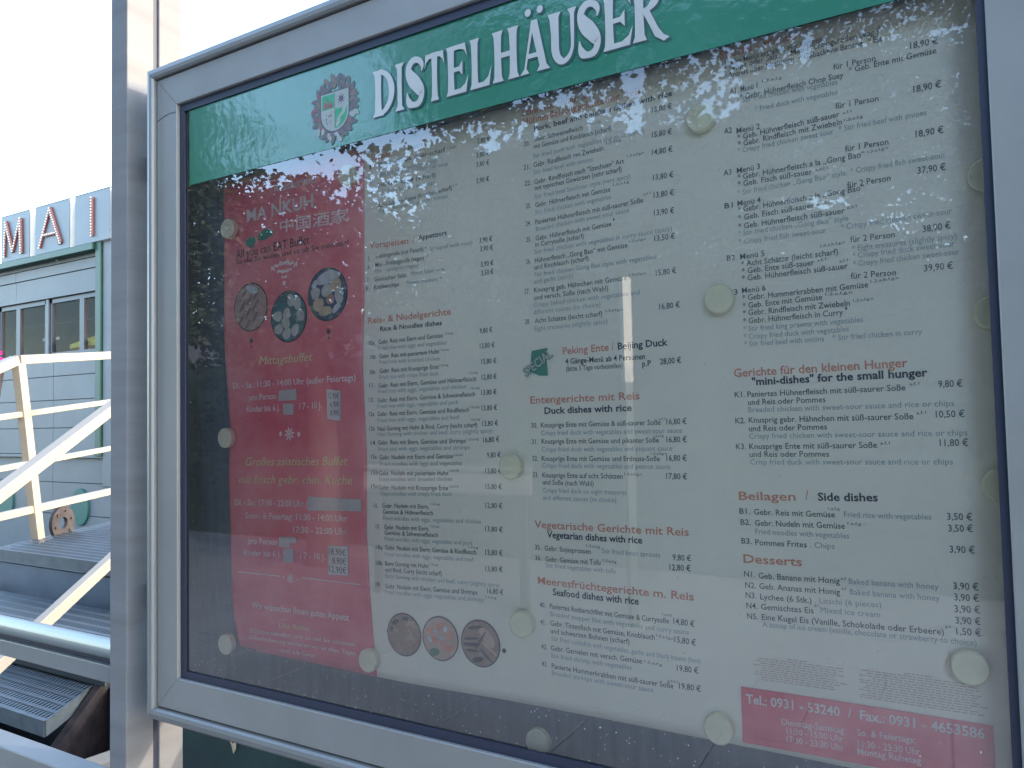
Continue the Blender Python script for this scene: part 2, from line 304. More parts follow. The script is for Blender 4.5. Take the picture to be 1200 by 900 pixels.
# ---- lettering: (string, left X, baseline Z, width, tilt in degrees, style)
TEXTS = [
    ('Suppen', 0.3995, 1.9009, 0.0415, 1.3, 'r'),
    ('Soups', 0.4688, 1.905, 0.0294, 2.4, 'h'),
    ('1', 0.3975, 1.8875, 0.0024, -0.9, 'g'),
    ('2', 0.3985, 1.8664, 0.0024, -0.3, 'g'),
    ('3', 0.3996, 1.8463, 0.0028, -1.4, 'g'),
    ('Peking-Suppe sauer-scharf', 0.415, 1.8882, 0.1231, 0.5, 'g'),
    ('Sour and spicy soup', 0.4173, 1.8746, 0.1062, 1.7, 'e'),
    ('1,2,a,f', 0.542, 1.8915, 0.0138, -1.8, 's'),
    ('Wan-Tan-Suppe · Wan-Tan soup', 0.4161, 1.8719, 0.1265, -2.5, 'e'),
    ('Hühnersuppe (scharf)', 0.4148, 1.857, 0.1049, -1.6, 'g'),
    ('Chicken soup', 0.4194, 1.8459, 0.099, -1.4, 'e'),
    ('Acht-Schätze-Suppe (Krabben, scharf)', 0.4135, 1.8243, 0.1349, 3.8, 'g'),
    ('1,f', 0.5502, 1.8354, 0.0074, 3.8, 's'),
    ('Eight treasures soup with shrimps', 0.4157, 1.8173, 0.1247, 2.1, 'e'),
    ('2,80 €', 0.5934, 1.8896, 0.0214, -2.5, 'p'),
    ('3,80 €', 0.5914, 1.8695, 0.0218, -3.0, 'p'),
    ('3,80 €', 0.591, 1.8562, 0.0218, -1.7, 'p'),
    ('3,90 €', 0.5903, 1.8328, 0.0217, -1.1, 'p'),
    ('Vorspeisen', 0.3967, 1.7637, 0.0726, -1.8, 'r'),
    ('/', 0.4769, 1.7615, 0.0033, -0.9, 'rl'),
    ('Appetizers', 0.4872, 1.7652, 0.051, 1.8, 'h'),
    ('5', 0.3936, 1.7447, 0.0033, 3.1, 'g'),
    ('Frühlingsrolle (mit Fleisch)', 0.4088, 1.7467, 0.0874, 1.0, 'g'),
    ('a', 0.4989, 1.7511, 0.0035, 4.8, 's'),
    ('Springroll (with meat)', 0.5074, 1.7471, 0.074, -0.5, 'e'),
    ('6', 0.3928, 1.7322, 0.0033, 0.1, 'g'),
    ('Mini - Frühlingsrolle (vegan)', 0.4075, 1.7337, 0.0896, 0.8, 'g'),
    ('a,f', 0.4993, 1.7387, 0.0054, 4.6, 's'),
    ('Mini - springroll (vegan)', 0.4067, 1.7245, 0.0805, 0.9, 'e'),
    ('7', 0.3913, 1.7121, 0.0031, 1.0, 'g'),
    ('Gemischter Salat', 0.4054, 1.7115, 0.0599, 1.1, 'g'),
    ('Mixed Salad', 0.4729, 1.7137, 0.041, 1.3, 'e'),
    ('a,c,f,g', 0.5182, 1.7159, 0.0148, 0.4, 's'),
    ('8', 0.3888, 1.6995, 0.0035, 0.4, 'g'),
    ('Krabbenchips', 0.4048, 1.6995, 0.047, 0.6, 'g'),
    ('Prawn crackers', 0.4651, 1.7005, 0.0561, 0.0, 'e'),
    ('b', 0.5244, 1.7037, 0.0042, 1.1, 's'),
    ('3,90 €', 0.5932, 1.7471, 0.0215, -1.8, 'p'),
    ('3,90 €', 0.5943, 1.7348, 0.0211, -1.4, 'p'),
    ('3,90 €', 0.5949, 1.7129, 0.021, -1.3, 'p'),
    ('3,50 €', 0.5956, 1.7002, 0.02, 0.8, 'p'),
    ('Reis- & Nudelgerichte', 0.3918, 1.6476, 0.1513, 0.9, 'r'),
    ('Rice & Noodles dishes', 0.4154, 1.6344, 0.1118, 0.7, 'h'),
    ('10a', 0.3934, 1.6147, 0.0103, -0.5, 'g'),
    ('Gebr. Reis mit Eiern und Gemüse', 0.4117, 1.615, 0.1168, 1.5, 'g'),
    ('1,2,a,f,g', 0.5312, 1.6211, 0.0147, -0.9, 's'),
    ('Fried rice with eggs and vegetables', 0.4115, 1.6057, 0.1233, 0.6, 'e'),
    ('9,80 €', 0.5914, 1.6184, 0.0207, 1.6, 'p'),
    ('10b', 0.3954, 1.5927, 0.0103, 0.0, 'g'),
    ('Gebr. Reis mit paniertem Huhn', 0.4131, 1.5929, 0.1088, 1.1, 'g'),
    ('1,2,a,f,g', 0.5232, 1.5981, 0.0151, -0.4, 's'),
    ('Fried rice with breaded chicken', 0.4129, 1.5845, 0.1094, -0.1, 'e'),
    ('13,80 €', 0.5913, 1.5972, 0.0241, 0.7, 'p'),
    ('10c', 0.3941, 1.5701, 0.0104, 0.6, 'g'),
    ('Gebr. Reis mit Knusprige Ente', 0.4126, 1.5707, 0.1079, 1.0, 'g'),
    ('1,2,a,f,g', 0.5221, 1.5755, 0.0151, 0.2, 's'),
    ('Fried rice with crispy fried duck', 0.4123, 1.5614, 0.1079, 0.9, 'e'),
    ('15,80 €', 0.5931, 1.5751, 0.025, -0.0, 'p'),
    ('11.', 0.3925, 1.5498, 0.0104, 1.0, 'g'),
    ('Gebr. Reis mit Eiern, Gemüse und Hühnerfleisch', 0.4102, 1.5485, 0.1738, 1.4, 'g'),
    ('1,2,a,f,g', 0.5723, 1.5622, 0.0143, 0.5, 's'),
    ('Fried rice with eggs, vegetables and chicken', 0.4089, 1.5399, 0.1583, 1.0, 'e'),
    ('12,80 €', 0.5934, 1.5532, 0.0243, 0.0, 'p'),
    ('12.', 0.3911, 1.5274, 0.0104, 1.6, 'g'),
    ('Gebr. Reis mit Eiern, Gemüse & Schweinefleisch', 0.4077, 1.5261, 0.1743, 1.9, 'g'),
    ('1,2,a,f,g', 0.5741, 1.5403, 0.0152, 0.9, 's'),
    ('Fried rice with eggs, vegetables and pork', 0.4075, 1.5174, 0.1463, 1.4, 'e'),
    ('13,80 €', 0.5923, 1.5316, 0.025, 0.5, 'p'),
    ('12a', 0.3905, 1.5056, 0.0105, 2.1, 'g'),
    ('Gebr. Reis mit Eiern, Gemüse und Rindfleisch', 0.4072, 1.5053, 0.1642, 1.5, 'g'),
    ('1,2,a,f,g', 0.5723, 1.5135, 0.0165, 1.4, 's'),
    ('Fried rice with eggs, vegetables and beef', 0.4069, 1.4961, 0.1481, 1.2, 'e'),
    ('13,80 €', 0.5925, 1.5098, 0.0253, 1.1, 'p'),
    ('12b', 0.3905, 1.4833, 0.0105, 2.6, 'g'),
    ('Nasi Goreng mit Huhn & Rind, Curry (leicht scharf)', 0.4069, 1.4831, 0.1777, 1.6, 'g'),
    ('1,2,a,f,g', 0.5739, 1.496, 0.0153, 2.1, 's'),
    ('Nasi Goreng with chicken and beef, curry (slightly spicy)', 0.4067, 1.4751, 0.2029, 1.3, 'e'),
    ('13,80 €', 0.5931, 1.488, 0.0259, 1.6, 'p'),
    ('14.', 0.3929, 1.4615, 0.0105, 3.2, 'g'),
    ('Gebr. Reis mit Eiern, Gemüse und Shrimps', 0.4067, 1.4621, 0.1583, 1.2, 'g'),
    ('1,2,a,f,g', 0.5673, 1.468, 0.0194, 2.2, 's'),
    ('Fried rice with eggs, vegetables and shrimps', 0.4075, 1.4526, 0.1638, 1.4, 'e'),
    ('16,80 €', 0.5942, 1.4655, 0.0265, 2.2, 'p'),
    ('15a', 0.393, 1.4404, 0.0105, 3.7, 'g'),
    ('Gebr. Nudeln mit Eiern und Gemüse', 0.4089, 1.4397, 0.1336, 1.7, 'g'),
    ('1,2,a,f,g', 0.5442, 1.4458, 0.0153, 3.4, 's'),
    ('Fried noodles with eggs and vegetables', 0.4101, 1.43, 0.1478, 1.7, 'e'),
    ('9,80 €', 0.6, 1.4442, 0.0224, 2.5, 'p'),
    ('15b', 0.3923, 1.4162, 0.0142, 4.3, 'g'),
    ('Gebr. Nudeln mit paniertem Huhn', 0.4074, 1.4157, 0.1264, 1.5, 'g'),
    ('1,2,a,f,g', 0.5361, 1.4234, 0.0159, 4.9, 's'),
    ('Fried noodles with breaded chicken', 0.4076, 1.4068, 0.1332, 2.1, 'e'),
    ('13,80 €', 0.597, 1.4224, 0.026, 1.2, 'p'),
    ('15c', 0.3916, 1.3952, 0.0142, 4.8, 'g'),
    ('Gebr. Nudeln mit Knusprige Ente', 0.4067, 1.3941, 0.1266, 1.8, 'g'),
    ('1,2,a,f,g', 0.5356, 1.4007, 0.0155, 5.6, 's'),
    ('Fried noodles with crispy fried duck', 0.4094, 1.3849, 0.1304, 2.4, 'e'),
    ('15,80 €', 0.5966, 1.4007, 0.0268, 0.3, 'p'),
    ('16.', 0.3959, 1.3669, 0.008, -0.3, 'g'),
    ('Gebr. Nudeln mit Eiern,', 0.4124, 1.3672, 0.0865, 1.6, 'g'),
    ('1,2,a,g', 0.5027, 1.375, 0.0149, 0.8, 's'),
    ('Gemüse & Hühnerfleisch', 0.4131, 1.358, 0.0928, 1.7, 'g'),
    ('Fried noodles with eggs, vegetables and chicken', 0.4134, 1.3488, 0.1745, 1.4, 'e'),
    ('12,80 €', 0.596, 1.3745, 0.0276, 1.1, 'p'),
    ('17.', 0.399, 1.3349, 0.008, 0.5, 'g'),
    ('Gebr. Nudeln mit Eiern,', 0.4155, 1.3351, 0.0831, 1.9, 'g'),
    ('1,2,a,g', 0.5014, 1.3428, 0.0145, 0.2, 's'),
    ('Gemüse & Schweinefleisch', 0.4158, 1.3267, 0.0981, 1.7, 'g'),
    ('Fried noodles with eggs, vegetables and pork', 0.416, 1.3179, 0.1575, 1.7, 'e'),
    ('13,80 €', 0.5948, 1.3422, 0.0285, 0.6, 'p'),
    ('18a', 0.3982, 1.304, 0.013, 0.6, 'g'),
    ('Gebr. Nudeln mit Eiern, Gemüse & Rindfleisch', 0.4162, 1.3045, 0.163, 2.0, 'g'),
    ('1,2,a,g', 0.5664, 1.3177, 0.0155, -1.3, 's'),
    ('Fried noodles with eggs, vegetables and beef', 0.416, 1.2949, 0.1587, 1.8, 'e'),
    ('13,80 €', 0.5944, 1.3098, 0.0281, 2.2, 'p'),
    ('18b', 0.3976, 1.28, 0.013, 1.2, 'g'),
    ('Bami Goreng mit Huhn', 0.4156, 1.2807, 0.0804, 2.4, 'g'),
    ('1,2,a,g', 0.4983, 1.288, 0.0145, 0.2, 's'),
    ('und Rind, Curry (leicht scharf)', 0.4154, 1.2715, 0.1039, 2.0, 'g'),
    ('Bami Goreng with chicken and beef, curry (slightly spicy)', 0.4157, 1.2624, 0.2008, 1.7, 'e'),
    ('13,80 €', 0.5939, 1.2872, 0.0281, 2.9, 'p'),
    ('19.', 0.3969, 1.248, 0.009, 0.6, 'g'),
    ('Gebr. Nudeln mit Eiern, Gemüse und Shrimps', 0.4149, 1.247, 0.1649, 2.9, 'g'),
    ('Fried noodles with eggs, vegetables and shrimps', 0.4147, 1.2386, 0.1758, 2.4, 'e'),
    ('1,2,a,g', 0.593, 1.2505, 0.0176, 1.5, 's'),
    ('16,80 €', 0.5961, 1.2572, 0.0262, 0.5, 'p'),
    ('Schweine-, Rind- &', 0.6683, 1.9115, 0.097, 2.5, 'r'),
    ('Hühnerfleischgerichte mit Reis', 0.6685, 1.899, 0.1697, 2.0, 'r'),
    ('Pork, beef and chicken dishes with rice', 0.6859, 1.8874, 0.1932, 1.7, 'h'),
    ('20.', 0.6692, 1.8702, 0.0089, -1.4, 'g'),
    ('Gebr. Schweinefleisch', 0.6848, 1.8733, 0.0731, 1.2, 'g'),
    ('1,2,a,f,g', 0.7681, 1.8791, 0.015, 0.7, 's'),
    ('mit Gemüse und Knoblauch (scharf)', 0.6845, 1.8636, 0.113, 0.9, 'g'),
    ('Stir fried pork with vegetables and garlic (spicy)', 0.683, 1.8508, 0.1583, 1.2, 'e'),
    ('13,80 €', 0.8522, 1.8761, 0.0257, -1.1, 'p'),
    ('21.', 0.6681, 1.8377, 0.0096, -1.3, 'g'),
    ('Gebr. Rindfleisch mit Zwiebeln', 0.6837, 1.8383, 0.1024, 2.5, 'g'),
    ('1,2,a,f,g', 0.7901, 1.8489, 0.0201, 0.6, 's'),
    ('Stir fried beef with onions', 0.6834, 1.8286, 0.0873, 1.7, 'e'),
    ('15,80 €', 0.8512, 1.8447, 0.0257, -2.1, 'p'),
    ('22.', 0.669, 1.8155, 0.0096, -3.0, 'g'),
    ('Gebr. Rindfleisch nach "Szechuan" Art', 0.6841, 1.8148, 0.1297, 2.8, 'g'),
    ('1,2,a,f,g,n', 0.8176, 1.8269, 0.0228, 0.3, 's'),
    ('14,80 €', 0.8505, 1.8228, 0.0266, -2.2, 'p'),
    ('mit typischen Gewürzen (sehr scharf)', 0.6844, 1.8065, 0.1257, 2.0, 'g'),
    ('Stir fried beef Szechuan style (very spicy)', 0.6841, 1.7949, 0.1373, 2.3, 'e'),
    ('13,80 €', 0.8511, 1.7908, 0.0261, -1.5, 'p'),
    ('23.', 0.6699, 1.7841, 0.0074, -1.1, 'g'),
    ('Gebr. Hühnerfleisch mit Gemüse', 0.6846, 1.7831, 0.1093, 2.5, 'g'),
    ('1,2,a,f,g', 0.7979, 1.7929, 0.0214, 1.8, 's'),
    ('Stir fried chicken with vegetables', 0.6843, 1.7732, 0.1101, 2.5, 'e'),
    ('13,80 €', 0.8511, 1.7686, 0.0261, -1.9, 'p'),
    ('24.', 0.6692, 1.7601, 0.0074, -0.4, 'g'),
    ('Paniertes Hühnerfleisch mit süß-saurer Soße', 0.684, 1.7598, 0.1534, 2.8, 'g'),
    ('a,f,1', 0.8381, 1.7739, 0.0093, 5.2, 's'),
    ('Breaded chicken with sweet sour sauce', 0.6846, 1.7506, 0.1338, 3.1, 'e'),
    ('13,90 €', 0.8509, 1.7464, 0.0258, -2.1, 'p'),
    ('25.', 0.6695, 1.7379, 0.0071, 0.6, 'g'),
    ('Gebr. Hühnerfleisch mit Gemüse', 0.6839, 1.7377, 0.11, 2.7, 'g'),
    ('1', 0.7966, 1.7481, 0.0018, 6.8, 's'),
    ('in Currysoße (scharf)', 0.6831, 1.7293, 0.0719, 2.0, 'g'),
    ('Stir fried chicken with vegetables in curry sauce (spicy)', 0.6814, 1.7199, 0.192, 1.8, 'e'),
    ('13,50 €', 0.8504, 1.7143, 0.0262, -1.2, 'p'),
    ('26.', 0.6679, 1.7078, 0.0074, 1.1, 'g'),
    ('Hühnerfleisch „Gong Bao“ mit Gemüse', 0.6817, 1.7077, 0.1332, 2.1, 'g'),
    ('1,2,a,f,g,n', 0.818, 1.717, 0.0209, 2.1, 's'),
    ('und Knoblauch (scharf)', 0.6809, 1.6984, 0.0801, 2.7, 'g'),
    ('Stir fried chicken Gong Bao style with vegetables', 0.6807, 1.6889, 0.1711, 1.5, 'e'),
    ('and garlic (spicy)', 0.6799, 1.6794, 0.0581, 3.0, 'e'),
    ('15,80 €', 0.851, 1.671, 0.0261, 1.2, 'p'),
    ('27.', 0.6648, 1.6672, 0.0077, 1.9, 'g'),
    ('Knusprig geb. Hähnchen mit Gemüse', 0.6796, 1.6675, 0.1328, 1.3, 'g'),
    ('1,2,a,f,g,n', 0.8163, 1.6744, 0.0213, 1.3, 's'),
    ('und versch. Soße (nach Wahl)', 0.6794, 1.6572, 0.1078, 1.4, 'g'),
    ('Crispy baked chicken with vegetables and', 0.6783, 1.6477, 0.1512, 1.1, 'e'),
    ('different sauces (to choice)', 0.6781, 1.6379, 0.0981, 1.2, 'e'),
    ('28.', 0.6645, 1.6256, 0.0077, 1.1, 'g'),
    ('Acht Schätze (leicht scharf)', 0.6799, 1.6257, 0.0983, 1.1, 'g'),
    ('1,2,a,f,g,n', 0.783, 1.632, 0.0232, -0.3, 's'),
    ('Eight treasures (slightly spicy)', 0.6791, 1.6154, 0.1062, 0.9, 'e'),
    ('16,80 €', 0.8542, 1.6286, 0.0259, 1.5, 'p'),
    ('Peking Ente', 0.7212, 1.5807, 0.0651, 1.5, 'r'),
    ('/', 0.7904, 1.5822, 0.0031, 5.4, 'rl'),
    ('Beijing Duck', 0.7986, 1.5826, 0.0649, 1.2, 'hb'),
    ('4 Gänge-Menü ab 4 Personen', 0.7245, 1.568, 0.1096, 0.3, 'h'),
    ('(bitte 3 Tage vorbestellen)', 0.7257, 1.5587, 0.0787, 0.2, 'g'),
    ('p.P', 0.8302, 1.5593, 0.0116, 2.9, 'h'),
    ('28,00 €', 0.8532, 1.5607, 0.0265, 1.5, 'h'),
    ('Entengerichte mit Reis', 0.671, 1.5174, 0.155, 0.6, 'r'),
    ('Duck dishes with rice', 0.6922, 1.5031, 0.123, 0.8, 'hb'),
    ('30.', 0.6717, 1.4847, 0.0092, 2.2, 'g'),
    ('Knusprige Ente mit Gemüse & süß-saurer Soße', 0.6866, 1.485, 0.1653, 0.7, 'g'),
    ('a,f,1', 0.8499, 1.4922, 0.0078, 2.1, 's'),
    ('Crispy fried duck with vegetables and sweet-sour sauce', 0.6864, 1.4748, 0.192, 0.7, 'e'),
    ('16,80 €', 0.8594, 1.4868, 0.0249, 0.6, 'p'),
    ('31.', 0.6726, 1.4629, 0.0084, 1.6, 'g'),
    ('Knusprige Ente mit Gemüse und pikanter Soße', 0.687, 1.4634, 0.1622, 0.6, 'g'),
    ('1,2,a,f,g', 0.8424, 1.4713, 0.013, 3.4, 's'),
    ('Crispy fried duck with vegetables and piquant sauce', 0.687, 1.453, 0.1786, 0.8, 'e'),
    ('16,80 €', 0.8588, 1.465, 0.0249, 0.8, 'p'),
    ('32.', 0.6726, 1.4406, 0.0084, 2.2, 'g'),
    ('Knusprige Ente mit Gemüse und Erdnuss-Soße', 0.6868, 1.4407, 0.1631, 0.6, 'g'),
    ('1,2,a,f,g,n', 0.8386, 1.4497, 0.0201, 1.5, 's'),
    ('Crispy fried duck with vegetables and peanut sauce', 0.6871, 1.4317, 0.1753, 0.4, 'e'),
    ('16,80 €', 0.8582, 1.4425, 0.0248, 0.5, 'p'),
    ('33.', 0.6727, 1.4189, 0.0084, -0.2, 'g'),
    ('Knusprige Ente auf acht Schätzen', 0.6874, 1.4188, 0.1139, 0.6, 'g'),
    ('1,2,a,f,g,n', 0.8036, 1.4243, 0.0227, 0.0, 's'),
    ('und Soße (nach Wahl)', 0.6877, 1.4095, 0.074, -0.1, 'g'),
    ('Crispy fried duck on eight treasures', 0.688, 1.3989, 0.1181, 0.6, 'e'),
    ('and different sauces (to choice)', 0.6878, 1.3892, 0.1042, 0.5, 'e'),
    ('17,80 €', 0.8572, 1.4208, 0.0256, -1.1, 'p'),
    ('Vegetarische Gerichte mit Reis', 0.6739, 1.3516, 0.2094, 0.6, 'r'),
    ('Vegetarian dishes with rice', 0.6927, 1.3398, 0.1323, 0.5, 'hb'),
    ('35.', 0.6739, 1.3226, 0.0089, 0.7, 'g'),
    ('Gebr. Sojasprossen', 0.6885, 1.3226, 0.0674, 0.6, 'g'),
    ('1,2,a,f,g', 0.7497, 1.3318, 0.0191, -0.8, 's'),
    ('Stir fried bean sprouts', 0.771, 1.3254, 0.0763, -0.2, 'e'),
    ('9,80 €', 0.8627, 1.3232, 0.0223, 0.8, 'p'),
    ('36.', 0.6738, 1.3088, 0.0093, 1.3, 'g'),
    ('Gebr. Gemüse mit Tofu', 0.6894, 1.3084, 0.0795, 1.6, 'g'),
    ('1,2,a,f,g', 0.7719, 1.3151, 0.0186, -2.0, 's'),
    ('Stir fried vegetables with tofu', 0.6895, 1.3008, 0.0992, 0.3, 'e'),
    ('12,80 €', 0.8586, 1.311, 0.0256, 1.6, 'p'),
    ('Meeresfrüchtegerichte m. Reis', 0.6769, 1.278, 0.2101, -0.3, 'r'),
    ('Seafood dishes with rice', 0.6992, 1.2653, 0.1195, 0.3, 'hb'),
    ('40.', 0.6792, 1.2475, 0.0086, 1.1, 'g'),
    ('Paniertes Rotbarschfilet mit Gemüse & Currysoße', 0.6943, 1.2474, 0.1619, -0.2, 'g'),
    ('1,a,d,f', 0.848, 1.2562, 0.0118, -3.6, 's'),
    ('Breaded snapper filet with vegetables and curry sauce', 0.6947, 1.2376, 0.1853, -0.5, 'e'),
    ('14,80 €', 0.8614, 1.2474, 0.0254, -3.2, 'p'),
    ('41.', 0.6795, 1.2249, 0.0082, 1.6, 'g'),
    ('Gebr. Tintenfisch mit Gemüse, Knoblauch', 0.6946, 1.2254, 0.1431, 0.0, 'g'),
    ('1,2,a,f,g,n', 0.8395, 1.23, 0.0215, -4.5, 's'),
    ('und schwarzen Bohnen (scharf)', 0.6946, 1.2154, 0.1105, 0.5, 'g'),
    ('Stir fried cuttlefish with vegetables, garlic and black beans (hot)', 0.6953, 1.206, 0.1974, -0.6, 'e'),
    ('15,80 €', 0.8621, 1.226, 0.0256, -4.1, 'p'),
    ('42.', 0.6801, 1.193, 0.0085, 0.9, 'g'),
    ('Gebr. Garnelen mit versch. Gemüse', 0.6943, 1.1932, 0.1264, 0.8, 'g'),
    ('1,2,a,f,g', 0.8237, 1.1966, 0.0221, -3.8, 's'),
    ('Stir fried shrimp with vegetables', 0.6946, 1.1835, 0.1124, 1.0, 'e'),
    ('19,80 €', 0.8641, 1.1922, 0.0258, 0.3, 'p'),
    ('43.', 0.6801, 1.1704, 0.0085, 1.6, 'g'),
    ('Panierte Hummerkrabben mit süß-saurer Soße', 0.6948, 1.17, 0.1643, 0.2, 'g'),
    ('a,b,f,1', 0.8524, 1.1777, 0.0122, -0.8, 's'),
    ('Breaded shrimps with sweet-sour sauce', 0.6948, 1.1614, 0.1394, 0.3, 'e'),
    ('19,80 €', 0.866, 1.1716, 0.0262, -0.5, 'p'),
    ('Spezial - Menüs', 0.9387, 1.9207, 0.0871, 0.7, 'r'),
    ('In allen Menüs enthalten: eine Vorspeise', 0.9449, 1.911, 0.1111, -0.2, 'g'),
    ('* Suppe oder Salat  * Mini-Frühlingsrollen (veg.)', 0.9428, 1.9043, 0.1663, -0.0, 'g'),
    ('* Ananas oder Nachtisch  * Gebackene Banane  * Eis', 0.9426, 1.8958, 0.1692, -0.1, 'g'),
    ('1,a', 1.11, 1.9092, 0.0061, 0.8, 's'),
    ('1,2,a,f,g', 0.9865, 1.8808, 0.0218, -2.5, 's'),
    ('A1  Menü 1', 0.9493, 1.8761, 0.0317, -0.8, 'g'),
    ('für 1 Person', 1.0628, 1.8759, 0.0421, -0.8, 'g'),
    ('* Gebr. Hühnerfleisch Chop Suey', 0.9609, 1.8661, 0.1119, -0.8, 'g'),
    ('* Geb. Ente mit Gemüse', 1.0783, 1.8683, 0.0837, 1.1, 'g'),
    ('* Stir fried chicken with vegetables', 0.9579, 1.863, 0.1086, -3.0, 'e'),
    ('* Fried duck with vegetables', 0.9771, 1.8484, 0.0889, -0.8, 'e'),
    ('18,90 €', 1.1382, 1.8799, 0.0256, -1.5, 'p'),
    ('18,90 €', 1.1394, 1.8325, 0.0254, 0.7, 'p'),
    ('18,90 €', 1.1396, 1.7842, 0.0253, 0.7, 'p'),
    ('37,90 €', 1.1397, 1.7453, 0.0256, -0.3, 'p'),
    ('für 1 Person', 1.0636, 1.8315, 0.0425, -1.0, 'g'),
    ('A2', 0.9407, 1.83, 0.0094, -0.9, 'g'),
    ('Menü 2', 0.9554, 1.8274, 0.0269, -0.6, 'g'),
    ('* Geb. Hühnerfleisch süß-sauer', 0.9564, 1.819, 0.1111, 2.1, 'g'),
    ('a,f,1', 1.0707, 1.8241, 0.0087, 4.0, 's'),
    ('* Gebr. Rindfleisch mit Zwiebeln', 0.9567, 1.8111, 0.1127, 1.3, 'g'),
    ('1,2,a,f,g', 1.0718, 1.8157, 0.0186, 1.6, 's'),
    ('* Crispy fried chicken sweet sour', 0.9559, 1.8036, 0.1049, 0.6, 'e'),
    ('* Stir fried beef with onions', 1.0661, 1.8054, 0.0844, 0.6, 'e'),
    ('für 1 Person', 1.0715, 1.782, 0.0424, -0.1, 'g'),
    ('A3', 0.9385, 1.7804, 0.0094, -0.9, 'g'),
    ('Menü 3', 0.9543, 1.7801, 0.0264, 1.2, 'g'),
    ('* Gebr. Hühnerfleisch a la „Gong Bao“', 0.9548, 1.7719, 0.1358, 0.6, 'g'),
    ('1,2,a,f,g,n', 1.0934, 1.776, 0.0199, 3.3, 's'),
    ('* Geb. Fisch süß-sauer', 0.9545, 1.7638, 0.0826, 0.0, 'g'),
    ('a,d,f,1', 1.0405, 1.7663, 0.0125, 0.9, 's'),
    ('* Stir fried chicken „Gong Bao“ style', 0.9542, 1.7539, 0.1171, 1.2, 'e'),
    ('* Crispy fried fish sweet-sour', 1.0758, 1.7567, 0.0904, 1.3, 'e'),
    ('für 2 Person', 1.0722, 1.7417, 0.0423, 1.6, 'g'),
    ('B1', 0.9383, 1.7409, 0.0097, -1.0, 'g'),
    ('Menü 4', 0.9536, 1.7412, 0.0266, 0.7, 'g'),
    ('* Gebr. Hühnerfleisch a la „Gong Bao“', 0.9539, 1.7337, 0.1348, 1.6, 'g'),
    ('* Geb. Fisch süß-sauer', 0.9538, 1.724, 0.0842, 1.6, 'g'),
    ('a,d,f,1', 1.0406, 1.7273, 0.0126, 2.9, 's'),
    ('* Geb. Hühnerfleisch süß-sauer', 0.9535, 1.7138, 0.1151, 0.5, 'g'),
    ('a,f,1', 1.0711, 1.7183, 0.0097, 6.6, 's'),
    ('* Stir fried chicken „Gong Bao“ style', 0.9532, 1.7061, 0.1187, 0.0, 'e'),
    ('* Crispy fried chicken sweet-sour', 1.0642, 1.6967, 0.1048, 1.6, 'e'),
    ('* Crispy fried fish sweet-sour', 0.9534, 1.6961, 0.0955, -0.2, 'e'),
    ('für 2 Person', 1.0729, 1.6816, 0.0432, -0.2, 'g'),
    ('38,90 €', 1.1422, 1.6831, 0.0251, 2.5, 'p'),
    ('B2', 0.9389, 1.6785, 0.0096, -0.5, 'g'),
    ('Menü 5', 0.9544, 1.6782, 0.0278, 1.2, 'g'),
    ('1,2,a,b,f,g,n', 1.0426, 1.6804, 0.0248, 2.8, 's'),
    ('* Acht Schätze (leicht scharf)', 0.9553, 1.6696, 0.1048, 0.5, 'g'),
    ('* Geb. Ente süß-sauer', 0.9558, 1.661, 0.0798, 0.8, 'g'),
    ('a,f,1', 1.0382, 1.6647, 0.0096, 5.7, 's'),
    ('* Geb. Hühnerfleisch süß-sauer', 0.9555, 1.6525, 0.1137, 0.7, 'g'),
    ('a,f,1', 1.0612, 1.6611, 0.0086, 5.3, 's'),
    ('* Eight treasures (slightly spicy)', 1.0742, 1.6719, 0.098, 0.5, 'e'),
    ('* Crispy fried duck sweet-sour', 1.0744, 1.6639, 0.0958, 0.9, 'e'),
    ('* Crispy fried chicken sweet-sour', 1.0747, 1.6549, 0.0989, 1.1, 'e'),
    ('für 2 Person', 1.0718, 1.642, 0.0438, -1.6, 'g'),
    ('39,90 €', 1.1417, 1.642, 0.0259, 0.3, 'p'),
    ('B3', 0.9403, 1.6376, 0.0096, -0.8, 'g'),
    ('Menü 6', 0.955, 1.6384, 0.0269, 1.1, 'g'),
    ('* Gebr. Hummerkrabben mit Gemüse', 0.9552, 1.6298, 0.1334, 0.7, 'g'),
    ('1,2,a,b,f,g,n', 1.0911, 1.6357, 0.0269, 2.6, 's'),
    ('* Geb. Ente mit Gemüse', 0.9554, 1.6204, 0.0868, 1.7, 'g'),
    ('1,2,a,f,g,n', 1.0455, 1.6262, 0.0269, -0.2, 's'),
    ('* Gebr. Rindfleisch mit Zwiebeln', 0.9551, 1.612, 0.1147, 0.6, 'g'),
    ('1,2,a,f,g,n', 1.0733, 1.6168, 0.0195, 1.4, 's'),
    ('* Gebr. Hühnerfleisch in Curry', 0.9553, 1.6026, 0.1073, 0.6, 'g'),
    ('1', 1.0652, 1.6088, 0.0017, 3.7, 's'),
    ('* Stir fried king prawns with vegetables', 0.9553, 1.5936, 0.1267, 0.3, 'e'),
    ('* Crispy fried duck with vegetables', 0.9552, 1.5845, 0.1125, 0.4, 'e'),
    ('* Stir fried beef with onions', 0.9555, 1.576, 0.0868, 0.1, 'e'),
    ('* Stir fried chicken in curry', 1.051, 1.5763, 0.0863, 0.5, 'e'),
    ('Gerichte für den kleinen Hunger', 0.9423, 1.5411, 0.1805, 1.1, 'r'),
    ('"mini-dishes" for the small hunger', 0.9626, 1.5307, 0.178, 1.0, 'hb'),
    ('K1.', 0.9425, 1.5173, 0.0115, 1.3, 'g'),
    ('Paniertes Hühnerfleisch mit süß-saurer Soße', 0.957, 1.5172, 0.1627, 0.9, 'g'),
    ('a,f,1', 1.1236, 1.5241, 0.009, 3.0, 's'),
    ('und Reis oder Pommes', 0.9573, 1.508, 0.0838, 0.9, 'g'),
